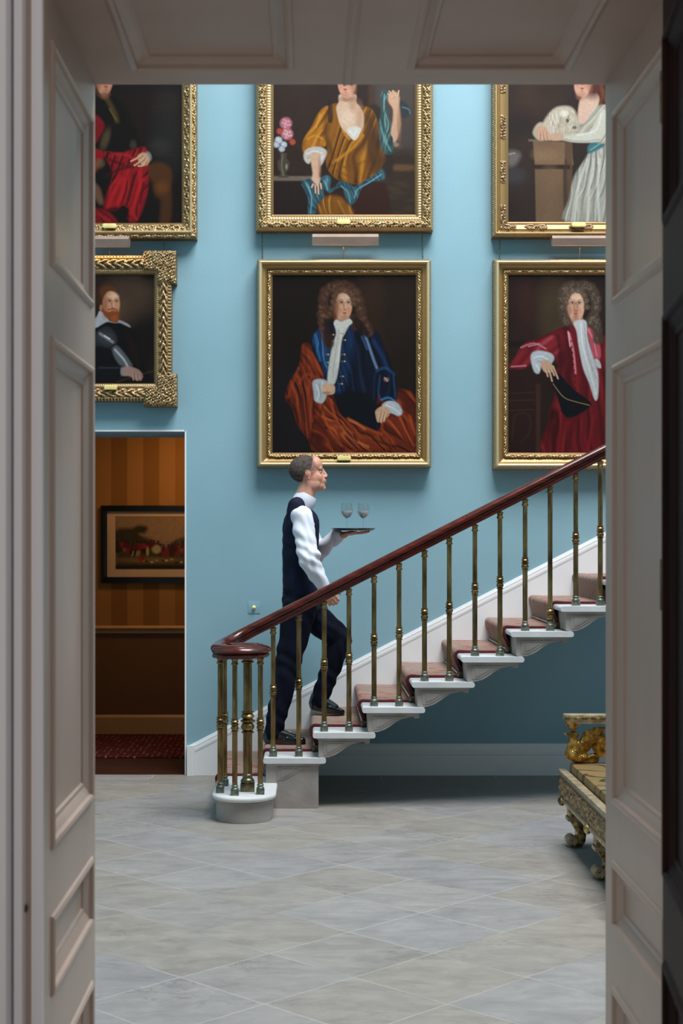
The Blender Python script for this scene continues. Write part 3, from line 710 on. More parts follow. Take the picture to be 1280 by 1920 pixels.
def face(p, cx, cy, w, h, skin='#d9a988', shade='#9a6348', turn=1, brow='#4a3024', lip='#b5564a', tilt=0):
    """oval face; turn +1 looks right of the picture, -1 left"""
    u, v = w/2, h/2; T = turn*u*.18
    p.blob(cx, cy, u, v, skin, .18, 1, tilt); p.poly([(cx-u*.85, cy), (cx-u*.6, cy+v*.75), (cx, cy+v*1.06), (cx+u*.6, cy+v*.75), (cx+u*.85, cy), (cx, cy-v*.3)], skin, 1)
    p.blob(cx-turn*u*.75, cy+v*.1, u*.32, v*.8, shade, .9, .65)
    p.blob(cx+T, cy+v*.88, u*.5, v*.2, shade, 1, .4)
    p.blob(cx+T+u*.1, cy-v*.55, u*.5, v*.25, '#f3cfb0', 1, .6)
    for q in (-1, 1):
        ex = cx+T+q*u*.40; ey = cy-v*.23
        p.blob(ex, ey-v*.02, u*.26, v*.13, shade, .9, .6)
        p.blob(ex, ey, u*.16, v*.042, '#cdb9a8', .6, .7); p.blob(ex+turn*u*.03, ey-v*.01, u*.09, v*.055, '#1d120d', .5, 1)
        p.line([(ex-u*.2, ey-v*.03), (ex, ey-v*.09), (ex+u*.2, ey-v*.02)], .7, '#3a2318', .8, .4)
        p.line([(ex-u*.24, ey-v*.16), (ex, ey-v*.22), (ex+u*.24, ey-v*.16)], 1.2, brow, .5, .7)
        p.blob(cx+T+q*u*.46, cy+v*.33, u*.24, v*.17, '#cf7a5e', 1, .5)
    p.line([(cx+T-turn*u*.1, cy-v*.12), (cx+T-turn*u*.06, cy+v*.2)], 1.8, shade, .55, .9); p.line([(cx+T-turn*u*.1, cy-v*.3), (cx+T-turn*u*.12, cy+v*.05)], 2.2, shade, .4, 1.2)
    p.line([(cx+T+turn*u*.05, cy-v*.1), (cx+T+turn*u*.08, cy+v*.22)], 1.4, '#f2cdb2', .6, .6)
    p.blob(cx+T, cy+v*.27, u*.17, v*.05, shade, .6, .75)
    p.blob(cx+T, cy+v*.47, u*.22, v*.045, lip, .5, .9); p.blob(cx+T, cy+v*.55, u*.18, v*.045, lip, .6, .7)
    p.line([(cx+T-u*.23, cy+v*.51), (cx+T, cy+v*.505), (cx+T+u*.23, cy+v*.51)], .6, '#6a2a20', .8, .35)
    p.blob(cx+T, cy+v*.67, u*.18, v*.035, shade, .8, .5)
def curls(p, pts, r, cols, seed, n=7):
    """mass of wig curls around the given centres"""
    R = np.random.default_rng(seed)
    for x, y in pts:
        p.blob(x, y, r*1.15, r*1.15, cols[0], .5, .9)
    for x, y in pts:
        for _ in range(n):
            a, q = R.uniform(0, 6.28), R.uniform(0, r*.8); c = cols[1+R.integers(0, len(cols)-1)]
            X, Y = x+q*math.cos(a), y+q*math.sin(a); t = R.uniform(0, 6.28)
            p.line([(X+math.cos(t+k)*r*.3, Y+math.sin(t+k)*r*.3) for k in (0, .9, 1.8, 2.7)], .9, c, .5, .7)
def folds(p, L, w, col, a=.6, f=1.5):
    for l in L: p.line(l, w, col, a, f)
def hand(p, L, w, skin, shade):
    """fingers as lines with a dark side"""
    for l in L:
        p.line([(x+w*.35, y+w*.2) for x, y in l], w*1.05, shade, .8, .6); p.line(l, w*.9, skin, 1, .6)

def art_blue():                                  # lower middle: man in blue coat, rust cloak
    p = Paint(508, 514, 781, 851, '#170d09', .8)
    p.blob(720, 570, 70, 110, '#2a1a10', 1, .9); p.blob(540, 780, 60, 90, '#161419', 1, .8); p.blob(700, 560, 26, 60, '#33200f', 1, .6)
    p.rect(718, 514, 781, 780, '#1f140e', .6, 10)
    # rust cloak behind
    p.poly([(568,646),(585,650),(600,668),(612,705),(600,720),(590,760),(592,832),(560,800),(548,765),(535,745),(545,712),(560,690)], '#6b2410', 2)
    p.drape([(568,646),(585,650),(600,668),(612,705),(600,720),(590,760),(592,832),(560,800),(548,765),(535,745),(545,712),(560,690)], '#260a05', '#6a2511', '#a8481f', 80, 17, 5, 1.1, 2)
    p.drape([(566,648),(584,655),(606,680),(608,706),(585,695),(570,690)], '#5a1d0c', '#833014', '#b05428', 55, 16, 9, .8, 2)
    p.poly([(690,700),(706,705),(716,735),(705,760),(692,740)], '#5c1c0e', 2)
    p.poly([(720,735),(781,745),(781,851),(600,851),(585,800),(600,745),(625,775),(655,800),(700,815),(715,790)], '#5a1c0d', 2.5)
    p.drape([(720,735),(781,745),(781,851),(600,851),(585,800),(600,745),(625,775),(655,800),(700,815),(715,790)], '#220904', '#5c1e0d', '#98401c', 35, 20, 12, 1.2, 2.5)
    p.drape([(725,780),(760,775),(778,790),(776,840),(750,820),(730,808),(708,790)], '#4c170a', '#7a2a12', '#a04822', 60, 24, 15, .8, 2)
    # coat body
    p.poly([(590,622),(612,606),(640,600),(672,606),(706,622),(720,650),(735,690),(742,715),(742,752),(716,750),(708,740),(706,770),(712,800),(690,806),(650,790),(622,760),(612,735),(606,700),(592,670),(584,650)], '#0b1428', 2)
    p.drape([(590,622),(612,606),(640,600),(672,606),(706,622),(720,650),(735,690),(742,715),(742,752),(716,750),(708,740),(706,770),(712,800),(690,806),(650,790),(622,760),(612,735),(606,700),(592,670),(584,650)], '#04060c', '#091126', '#14294a', 82, 22, 21, .9, 2)
    p.drape([(586,640),(596,618),(612,612),(618,640),(620,700),(610,705),(600,680)], '#081a33', '#143a64', '#3f74a8', 78, 11, 24, .9, 2)
    p.drape([(640,615),(658,612),(664,640),(658,690),(645,735),(628,735),(635,680)], '#081428', '#0e2a4c', '#1c4a7c', 80, 14, 27, .8, 5)
    p.poly([(628,742),(680,735),(704,760),(706,800),(680,804),(640,785)], '#060a12', 4)
    folds(p, [[(590,628),(594,650),(600,676)]], 4, '#2b659a', .8); folds(p, [[(606,622),(610,660),(616,700)]], 3, '#1a4f86', .6)
    # right sleeve with satin lights
    folds(p, [[(682,625),(690,645),(700,675),(706,690)]], 4, '#7d9ac0', .8, 1.8); folds(p, [[(678,632),(688,655)]], 3, '#3b6190', .7)
    folds(p, [[(700,640),(716,668),(726,692)]], 6, '#15325c', .9, 3); folds(p, [[(706,696),(722,690),(738,702)]], 4, '#2f5a8c', .5, 2)
    folds(p, [[(712,705),(709,735),(712,746)], [(737,705),(741,745)]], 3, '#2b5486', .5, 1.6); folds(p, [[(714,750),(728,746),(740,752)]], 3, '#3f77a8', .9)
    p.blob(724,712,5,4,'#a27c68',.6,.7); folds(p, [[(720,708),(726,715)]], 1, '#f2e2d2', .9, .5)
    # jabot and cravat
    p.poly([(626,604),(640,598),(656,604),(648,622),(640,640),(636,680),(628,718),(614,720),(617,680),(624,645),(630,625)], '#c9c6bd', 1.5)
    folds(p, [[(638,604),(632,640),(624,700)]], 1.5, '#8d8f92', .6, .8); folds(p, [[(644,606),(638,640),(632,690)]], 2, '#e8e4da', .8, .8)
    # buttons
    for x, y in ((642,626),(644,638),(643,665),(643,678),(640,706),(638,720),(622,628),(620,640),(612,665),(612,680)):
        p.line([(x-3, y), (x+3, y)], 1.8, '#77633c', .8, .6); p.blob(x+3, y, 1.6, 1.6, '#c9ab6a', .5, .9)
    # wig
    lw = [(606,560),(610,548),(620,540),(632,536),(645,536),(656,540),(666,550),(672,565),(676,582),(606,575),(604,590),(606,604),(608,618),(612,632),(616,644),(678,598),(686,612),(690,622),(668,610),(660,600),(612,590)]
    curls(p, lw, 9, ['#4a2f22', '#7c5a44', '#6a4836', '#966f55', '#2d1a12'], 3, 8)
    p.poly([(606,600),(620,604),(622,640),(616,655),(608,640)], '#1b0f0b', 3, .85); p.poly([(660,596),(676,600),(692,625),(686,632),(668,622)], '#160c09', 3, .85)
    p.blob(642,600,12,9,'#b98a6c',.6,1)
    face(p, 643, 574, 33, 54, '#d8a384', '#8c5038', 1); p.blob(627, 580, 5, 20, '#6e3e2a', .9, .6)
    curls(p, [(627,556),(631,549),(638,545),(646,545),(653,548),(658,553),(661,561),(624,566),(663,570),(622,578)], 5, ['#5d3f2e', '#7c5a44', '#8a644c', '#4a2f22'], 15, 6)
    p.poly([(630,600),(640,604),(654,598),(660,606),(648,614),(640,622),(632,616),(626,608)], '#d6d3cb', 1.2)
    # lower drapery with bright folds
    p.poly([(600,735),(622,742),(640,780),(690,806),(740,820),(736,842),(690,846),(640,838),(600,790),(590,760)], '#6f2611', 2.5)
    p.drape([(600,735),(622,742),(640,780),(690,806),(740,820),(736,842),(690,846),(640,838),(600,790),(590,760)], '#2a0c05', '#75280f', '#c2672f', 42, 13, 33, 1.0, 2)
    folds(p, [[(620,750),(632,790),(660,812)], [(600,760),(615,800),(640,835)], [(652,785),(680,800),(715,815)]], 4, '#ab4a22', .75, 2)
    folds(p, [[(655,788),(670,795),(684,805)], [(640,800),(658,822),(690,838)]], 4, '#c0673a', .8, 1.6)
    folds(p, [[(718,790),(716,805),(730,820),(736,832)], [(752,776),(770,795),(778,815)]], 3.5, '#9c3f1c', .8, 1.6)
    folds(p, [[(560,690),(548,720),(540,745)], [(585,700),(578,740),(585,790)], [(600,712),(575,702),(560,720)]], 4, '#9a3c1a', .7, 2)
    folds(p, [[(626,760),(642,800),(668,828)], [(610,740),(600,780)], [(700,825),(740,838)]], 4, '#2e0d08', .7, 2); folds(p, [[(572,650),(575,690)], [(566,740),(570,790)]], 4, '#3c1209', .6, 2.5)
    # hands and lace cuffs
    p.poly([(586,716),(600,711),(614,716),(610,728),(612,742),(604,756),(590,752),(588,738)], '#aeb3b5', 1.5); folds(p, [[(592,722),(598,738),(594,750)], [(604,716),(608,735)]], 1.6, '#dfe3e4', .9, .7); folds(p, [[(598,720),(602,745)]], 1.4, '#6d7478', .7, .8)
    p.poly([(604,722),(618,719),(627,724),(626,738),(612,740),(604,734)], '#d3aa8c', 1.2); p.blob(612,737,8,3,'#7c5039',.8,.6)
    p.poly([(716,760),(728,752),(745,756),(754,772),(748,780),(736,776),(722,770)], '#b6bcc0', 1.5); folds(p, [[(724,760),(738,766),(750,776)]], 1.5, '#e8ecec', .9, .8)
    p.poly([(704,770),(716,762),(730,768),(728,780),(716,788),(708,792),(704,780)], '#c69c7e', 1.2); hand(p, [[(712,772),(708,790)], [(718,773),(714,792)], [(724,775),(719,790)]], 3, '#d5ab8c', '#7a4a34')
    p.tex(.09, 3, 4).tex(.14, 40, 9); return p
def art_red():                                   # lower right: man in crimson coat
    p = Paint(950, 514, 1224, 851, '#261813', 1.0)
    p.blob(1040, 590, 34, 60, '#4a3a26', 1, .8); p.rect(950, 514, 1000, 640, '#2a1714', .8, 12); p.blob(985, 570, 16, 50, '#40201a', 1, .5)
    p.rect(950, 690, 1012, 851, '#2a1612', 1, 3); p.rect(950, 640, 1010, 652, '#150c0a', .8, 3); p.rect(1004, 720, 1012, 851, '#4a2c22', .6, 2)
    for y in (738, 752, 770): p.line([(952, y), (1000, y-2)], 2, '#4a2b20', .6, 1)
    folds(p, [[(960,820),(965,780),(990,778),(992,810),(975,830)]], 3, '#3d2219', .8, 2)
    # coat
    p.poly([(1030,624),(1060,612),(1082,604),(1110,616),(1140,640),(1150,700),(1145,851),(1020,851),(1028,790),(1040,740),(1042,700),(1044,680),(1010,668),(985,690),(958,692),(954,686),(968,668),(980,650),(1005,640)], '#6a1216', 2)
    p.drape([(1030,624),(1060,612),(1082,604),(1110,616),(1140,640),(1150,700),(1145,851),(1020,851),(1028,790),(1040,740),(1042,700),(1044,680),(1010,668),(1005,640)], '#2c0608', '#64121a', '#8f2228', 84, 24, 41, .9, 2)
    p.drape([(968,664),(980,646),(1005,636),(1035,628),(1050,650),(1040,668),(1008,664),(985,688),(955,690)], '#4f0c12', '#86202a', '#b04c58', 150, 26, 44, .6, 1.6)
    folds(p, [[(976,652),(1000,644),(1022,654)], [(958,688),(985,686)]], 2.5, '#d87d88', .8, 1.2); folds(p, [[(990,650),(1010,645)]], 2, '#e295a0', .7, 1)
    folds(p, [[(1046,630),(1050,680),(1046,730)], [(1060,700),(1070,760),(1066,840)]], 6, '#3a080b', .7, 3)
    folds(p, [[(1066,625),(1074,660),(1078,700)]], 3.5, '#e27e8a', .85, 1.2); folds(p, [[(1064,622),(1068,650)]], 2.5, '#f0a7ae', .8, .8)
    folds(p, [[(1030,760),(1024,850)], [(1050,770),(1062,775)]], 4, '#4d0c10', .7, 2); folds(p, [[(1052,850),(1062,790)], [(1100,850),(1112,780)]], 4, '#8d1d22', .7, 2.5)
    p.poly([(1098,612),(1112,622),(1124,650),(1124,672),(1112,670),(1104,640)], '#c2525f', 2); folds(p, [[(1102,618),(1112,640),(1118,668)]], 1.5, '#f0a0a8', .8, 1)
    for k in range(11):
        t = k/10; x = 1070+10*t; y = 640+110*t; p.blob(x, y, 1.8, 1.8, '#350609', .5, .9)
        p.blob(1084+30*t, 640+100*t, 1.2, 1.2, '#d0908c', .5, .8)
    p.rect(1058, 770, 1090, 790, '#5a0f12', .7, 2)
    # wig
    lw = [(1056,548),(1062,540),(1072,536),(1084,538),(1094,536),(1106,540),(1112,550),(1116,562),(1116,578),(1054,562),(1054,578),(1056,592),(1062,602),(1112,594),(1116,606),(1118,620),(1120,636),(1106,604)]
    curls(p, lw, 9, ['#4b3c32', '#8b7464', '#75604f', '#a18a78', '#32261f'], 6, 8)
    p.blob(1081,600,10,10,'#bb8a6c',.6,1)
    face(p, 1078.5, 575, 32, 56, '#d8a88c', '#8f5a42', 0, '#2d1c15', '#c25a50'); p.blob(1065, 582, 5, 18, '#7a4a36', .9, .5)
    curls(p, [(1063,558),(1066,551),(1072,546),(1082,545),(1090,548),(1095,555),(1098,564),(1060,568),(1099,576)], 5, ['#5e4a3e', '#85705f', '#9a8472', '#463830'], 16, 6)
    # cravat
    p.poly([(1074,606),(1086,600),(1098,604),(1100,630),(1108,660),(1120,700),(1120,742),(1114,750),(1104,720),(1092,690),(1084,650),(1080,622)], '#c5c4c4', 1.5)
    folds(p, [[(1088,606),(1092,650),(1106,700),(1116,740)]], 2, '#e9e8e6', .8, .8); folds(p, [[(1094,606),(1100,660),(1116,710)]], 1.6, '#8b8c92', .7, .8)
    p.poly([(1114,674),(1122,676),(1126,690),(1118,688)], '#c7c3c0', 1)
    # cuff, hand, hat
    p.poly([(994,668),(1006,658),(1030,662),(1038,672),(1030,684),(1016,682),(1010,700),(1000,696)], '#b9bdc2', 1.5); folds(p, [[(1000,672),(1012,668),(1026,674)], [(1004,684),(1010,694)]], 1.8, '#e6e9ec', .9, .8); folds(p, [[(1008,678),(1018,680)]], 2, '#7b8188', .7, 1)
    p.poly([(1030,706),(1046,700),(1072,728),(1104,752),(1106,762),(1090,774),(1066,784),(1052,772),(1044,745)], '#0a0b12', 1.5); folds(p, [[(1036,720),(1056,745),(1080,754),(1104,760)]], 1.4, '#b08d52', .8, .6)
    p.poly([(1012,680),(1026,676),(1036,688),(1034,698),(1020,698)], '#cda286', 1.2); hand(p, [[(1022,692),(1026,706)], [(1028,692),(1034,715)], [(1033,690),(1038,704)], [(1036,687),(1045,710)]], 3, '#d9b193', '#6d3f2d')
    p.tex(.07, 3, 14).tex(.12, 40, 2); return p
def art_yellow():                                # upper middle: woman in golden gown
    p = Paint(511, 66, 779, 405, '#2b1c17', 1.0)
    p.rect(511, 66, 585, 330, '#33231b', .7, 12); p.rect(690, 66, 698, 250, '#4a2c10', .9, 3); p.rect(700, 66, 779, 300, '#4b413c', .9, 8)
    p.poly([(720,300),(779,290),(779,405),(700,405)], '#34261c', 10); p.blob(750, 315, 34, 6, '#7a5436', 1, .6); p.rect(585, 66, 690, 160, '#2b1611', .8, 8)
    for i in range(14): p.blob(712+(i*37 % 64), 340+(i*23 % 60), 12, 3, '#4a3a2a', 1, .35)
    p.rect(511, 331, 585, 340, '#77685a', .9, 1.2); p.rect(511, 341, 600, 405, '#221613', .9, 3)
    # shawl behind shoulder
    p.poly([(690,205),(710,200),(722,235),(735,285),(735,330),(718,320),(700,270)], '#2c231f', 3)
    p.poly([(750,190),(762,195),(770,215),(752,222),(746,205)], '#2b3436', 2)
    # gown
    p.poly([(598,212),(620,198),(640,195),(665,200),(695,205),(708,235),(712,270),(722,300),(700,330),(684,345),(664,345),(630,335),(612,310),(614,270),(600,260),(590,280),(568,285),(570,262),(584,240)], '#a0600f', 2)
    p.drape([(598,212),(620,198),(640,195),(665,200),(695,205),(708,235),(712,270),(722,300),(700,330),(684,345),(664,345),(630,335),(612,310),(614,270),(600,260)], '#3f220a', '#85500f', '#b5761a', 105, 26, 51, 1.1, 2)
    p.poly([(690,212),(706,240),(712,275),(720,302),(700,328),(690,300),(684,260)], '#3a2413', 7, .85)
    p.drape([(568,272),(572,258),(586,235),(600,210),(614,200),(616,220),(606,250),(612,272),(598,278),(580,282)], '#7a450c', '#b87417', '#dd9c34', 120, 18, 54, .9, 1.8); folds(p, [[(576,262),(590,255),(606,262)], [(600,215),(592,240)]], 2.5, '#dd9a30', .8, 1.5)
    folds(p, [[(613,210),(610,250),(622,290),(618,310)]], 8, '#4a280b', .65, 4); folds(p, [[(690,215),(690,260),(708,300),(700,320)]], 10, '#5a360f', .75, 5)
    folds(p, [[(680,255),(664,275),(640,295),(625,305)]], 5, '#c98420', .8, 2); folds(p, [[(672,252),(654,262),(640,250)]], 3, '#8a4d10', .7, 1.5); folds(p, [[(636,225),(645,250),(655,262)]], 3, '#cf8a24', .8, 1.5)
    folds(p, [[(620,300),(650,315),(690,300)], [(630,320),(660,335)]], 3, '#6a3d10', .7, 2.5)
    p.poly([(600,360),(640,362),(690,350),(720,345),(724,405),(600,405)], '#351a12', 3); p.drape([(602,372),(640,370),(664,405),(600,405)], '#5a3410', '#8a5615', '#b98030', 75, 16, 57, .8, 3); folds(p, [[(634,378),(646,402)]], 3, '#b87b2c', .7, 2)
    # chest, neck, chemise
    p.poly([(637,178),(635,192),(630,205),(638,236),(650,252),(661,261),(672,252),(681,238),(681,216),(675,202),(667,192),(666,178)], '#d6b296', 1.5); p.blob(674,222,7,26,'#ae8266',1,.5); p.blob(652,187,15,5,'#8c5c46',.9,.75); p.blob(661,196,7,14,'#b08268',1,.6); p.blob(650,222,12,14,'#e8cbb2',1,.5)
    p.poly([(650,243),(664,238),(676,242),(672,256),(664,264),(656,256)], '#d5cdc4', 1.2); folds(p, [[(655,246),(662,256)], [(668,243),(664,256)]], 1.2, '#f2ece6', .8, .6)
    # head above
    p.blob(650, 128, 26, 38, '#21130d', .3, 1)
    face(p, 650, 154, 34, 60, '#dba488', '#a2684e', -1, '#3a241a', '#bb4a44')
    p.poly([(616,190),(622,196),(624,225),(618,232),(614,222)], '#1c100b', 1.5, .8)
    # raised arm right and veil
    p.poly([(728,178),(738,172),(748,180),(748,200),(750,225),(750,240),(744,262),(736,268),(732,250),(736,225),(736,205),(728,192)], '#cda184', 1.8); p.blob(748, 235, 4, 30, '#93644a', 1, .6)
    p.blob(746, 274, 8, 6, '#5f4438', .7, .9); p.blob(742, 272, 5, 4, '#a08272', .7, .8)
    hand(p, [[(736,184),(726,176)], [(738,182),(729,172)], [(742,180),(736,171)], [(745,182),(747,171)]], 2.6, '#dcb295', '#7d523c')
    p.poly([(714,178),(722,170),(726,180),(722,195),(726,215),(732,235),(730,250),(736,262),(734,288),(718,286),(712,260),(710,235),(716,205)], '#3f6a6b', 1.8)
    p.drape([(714,178),(722,170),(726,180),(722,195),(726,215),(732,235),(730,250),(736,262),(734,288),(718,286),(712,260),(710,235),(716,205)], '#1f3636', '#3f6060', '#7d9d9a', 95, 9, 63, .9, 1.4)
    folds(p, [[(720,178),(720,205),(728,235),(722,260),(732,284)], [(714,240),(722,270)]], 2, '#7ba6a4', .8, 1); folds(p, [[(724,200),(717,230),(728,262)]], 2.5, '#22403f', .8, 1.5); folds(p, [[(754,202),(766,206),(768,214)]], 2, '#5b8789', .8, 1)
    # left cuff, forearm, hand
    p.poly([(570,286),(580,278),(598,276),(612,284),(608,300),(600,312),(592,304),(586,300),(578,308),(570,300)], '#c9bfb4', 1.5); folds(p, [[(574,290),(588,284),(604,288)], [(606,292),(598,306)]], 1.8, '#ece6de', .8, .9); folds(p, [[(576,298),(586,292)]], 1.8, '#8d8178', .7, 1)
    p.poly([(582,292),(597,290),(600,312),(598,330),(604,340),(600,352),(590,350),(582,342),(586,326)], '#d6ab8f', 1.6); p.blob(599, 315, 3, 22, '#9b6b52', 1, .6)
    # blue scarf across hips
    p.poly([(566,344),(580,336),(590,345),(596,352),(602,335),(612,330),(620,335),(618,355),(630,350),(636,342),(655,345),(664,352),(684,340),(706,326),(716,318),(722,330),(716,338),(690,342),(676,356),(668,375),(656,385),(648,372),(642,352),(628,355),(618,362),(606,355),(606,372),(594,384),(590,402),(578,403),(578,375),(572,358)], '#3c6f80', 1.6)
    p.drape([(566,344),(580,336),(590,345),(596,352),(602,335),(612,330),(620,335),(618,355),(630,350),(636,342),(655,345),(664,352),(684,340),(706,326),(716,318),(722,330),(716,338),(690,342),(676,356),(668,375),(656,385),(648,372),(642,352),(628,355),(618,362),(606,355),(606,372),(594,384),(590,402),(578,403),(578,375),(572,358)], '#1a3038', '#365c68', '#7398a0', 70, 10, 61, 1, 1.4)
    folds(p, [[(578,350),(584,372),(582,400)], [(608,340),(614,356)], [(640,350),(652,362),(656,380)], [(664,372),(670,356),(690,344),(714,328)]], 2, '#76a9b6', .8, 1); folds(p, [[(570,350),(578,362)], [(596,360),(600,378)], [(626,352),(640,346)], [(648,350),(660,358)]], 2.4, '#1f3f49', .8, 1.3)
    hand(p, [[(587,346),(584,352)], [(591,348),(591,362)], [(596,348),(597,364)], [(601,345),(602,354)]], 3, '#d8ad92', '#7c4c38')
    # flowers and vase
    for x, y, r, c, c2 in ((536,232,11,'#b56a77','#e0a5ab'),(538,252,11,'#b8737c','#e4b0b4'),(524,247,6,'#a03a34','#c8564c'),(548,267,6,'#9c3a2a','#c25a45'),(522,264,7,'#aab0b8','#e6eaee'),(532,272,6,'#a5acb4','#e9edf0'),(518,272,6,'#9aa2ac','#dfe4e8'),(528,280,6,'#9aa2ac','#dfe4e8')):
        p.blob(x, y, r, r, c, .4, 1)
        for k in range(9): a = k*2.4; q = r*.18*math.sqrt(k)*1.4; p.blob(x+q*math.cos(a), y+q*math.sin(a), r*.2, r*.16, c2, .6, .8)
    folds(p, [[(526,222),(520,212)], [(546,225),(556,210)], [(552,245),(562,240)], [(555,280),(560,300)]], 2, '#1b1a12', .8, 1.2)
    p.poly([(524,288),(538,288),(536,297),(543,306),(541,318),(535,326),(542,334),(520,334),(527,326),(521,316),(520,304),(527,297)], '#4a423a', 1.2, sm=False); folds(p, [[(530,290),(528,312),(531,330)]], 2, '#8a7a66', .7, 1); p.blob(537, 313, 2, 5, '#a8977c', .7, .7)
    p.tex(.07, 3, 24).tex(.1, 50, 12); return p
def art_dog():                                   # upper right: woman in white with white dog
    p = Paint(950, 66, 1224, 419, '#2c1f1b', 1.0)
    for i, (x, y, c) in enumerate(((990,200,'#3a2419'),(975,270,'#37281f'),(1010,180,'#402a1a'),(985,330,'#332622'),(1000,380,'#2f211d'),(965,230,'#241a18'),(1030,150,'#2b1a14'))): p.blob(x, y, 34, 28, c, 1, .7)
    p.poly([(952,286),(966,284),(975,292),(965,310),(952,312)], '#6f6663', 5, .8); p.blob(960,330,22,14,'#3f3d42',1,.7); folds(p, [[(953,290),(964,288)]], 2, '#a89f98', .8, 1.2)
    p.blob(1110, 170, 30, 60, '#2a0f0a', .8, 1)
    # pedestal
    p.poly([(998,265),(1070,268),(1074,310),(1002,310)], '#7b5e45', 1.2, 1, False); p.poly([(1058,266),(1072,268),(1072,418),(1056,418)], '#5b4331', 1.5, 1, False)
    p.rect(1002, 310, 1068, 318, '#2e1f19', 1, 1.5); p.poly([(1002,318),(1055,318),(1056,418),(1004,418)], '#715640', 1.5, 1, False); p.blob(1030,365,16,50,'#7d6148',1,.6); p.blob(1020,290,20,12,'#8e6f52',1,.6); p.rect(1058, 300, 1062, 418, '#3b291f', .7, 1.5)
    p.rect(990, 262, 1060, 266, '#8f8070', .5, 1.2)
    # gown
    p.drape([(1105,285),(1128,272),(1170,280),(1200,419),(1062,419),(1066,372),(1076,330),(1092,305)], '#77736a', '#a8a498', '#d2cfc4', 100, 11, 71, .5, 2)
    folds(p, [[(1100,300),(1084,350),(1076,415)], [(1112,300),(1104,350),(1100,415)], [(1124,300),(1120,350),(1122,415)]], 4, '#cfccc0', .8, 2); folds(p, [[(1106,310),(1094,360),(1090,415)], [(1118,310),(1112,370),(1112,415)]], 3, '#77746b', .6, 2)
    p.poly([(1102,274),(1118,262),(1134,258),(1134,272),(1116,284),(1102,288)], '#3f6a70', 1.8); folds(p, [[(1106,282),(1130,266)]], 2, '#7cb0b3', .8, 1)
    # bodice, neck, sleeve
    p.drape([(1080,225),(1096,205),(1118,198),(1140,200),(1160,230),(1160,270),(1118,268),(1094,262),(1080,245)], '#8b8473', '#b3ac9b', '#d8d2c2', 130, 12, 74, .8, 2)
    p.poly([(1082,222),(1086,190),(1098,176),(1112,172),(1122,182),(1120,198),(1108,210),(1096,230),(1086,232)], '#dab49e', 1.8); p.blob(1090,180,10,8,'#a06c55',1,.6)
    p.poly([(1130,206),(1140,215),(1134,250),(1118,266),(1080,268),(1052,262),(1052,252),(1080,250),(1104,248),(1114,232),(1122,215)], '#c9c3b4', 1.6); folds(p, [[(1126,215),(1116,245),(1080,255)]], 2.5, '#e4dfd2', .8, 1.5); folds(p, [[(1124,262),(1090,266),(1058,262)]], 2, '#857c6c', .7, 1.2)
    # head
    p.blob(1110, 140, 26, 44, '#56281a', .4, 1); folds(p, [[(1124,150),(1128,180),(1124,196)], [(1078,160),(1084,185)], [(1130,170),(1134,190)]], 5, '#8a4a2c', .6, 2.5)
    face(p, 1093, 152, 32, 60, '#dda990', '#a0614c', -1, '#4a2a1e', '#b04a42', .25)
    # dog
    p.poly([(1012,248),(1020,226),(1036,206),(1052,200),(1070,202),(1080,215),(1084,235),(1080,250),(1050,256),(1022,258)], '#c3b49f', 2.5)
    R = np.random.default_rng(8)
    for k in range(70):
        x = R.uniform(1028, 1076); y = R.uniform(206, 246); L_ = R.uniform(5, 12); c = ['#e6dcca', '#d5c6b0', '#9c8468', '#efe7d8', '#b8a488'][R.integers(0, 5)]
        a = 1.2+.9*(x-1048)/32*-1; p.line([(x, y), (x+math.cos(a)*L_*.5, y+L_*.5), (x+math.cos(a)*L_*.4, y+L_)], 1.4, c, .6, .7)
    p.blob(1063,227,3,3.5,'#2a1c16',.5,.9); p.blob(1076,240,4,3,'#3f2b22',.6,.8); p.blob(1056,214,8,6,'#efe8da',1,.7); folds(p, [[(1052,218),(1046,240)], [(1066,216),(1060,236)]], 2, '#8b7256', .5, 1)
    # hands
    p.poly([(1004,236),(1014,230),(1020,240),(1016,262),(1006,262),(998,250)], '#b8ab94', 2); p.poly([(1006,240),(1020,238),(1028,250),(1032,262),(1020,264),(1008,262)], '#c99a80', 1.3)
    hand(p, [[(1010,250),(1010,262)], [(1015,250),(1017,263)], [(1021,250),(1024,263)], [(1026,252),(1030,263)]], 3, '#d6a88e', '#855542'); p.poly([(1028,254),(1050,250),(1056,262),(1034,264)], '#cfa38a', 1.3); folds(p, [[(1050,252),(1052,262)]], 3, '#b6a890', .8, 1)
    p.tex(.07, 3, 34).tex(.14, 30, 22); return p
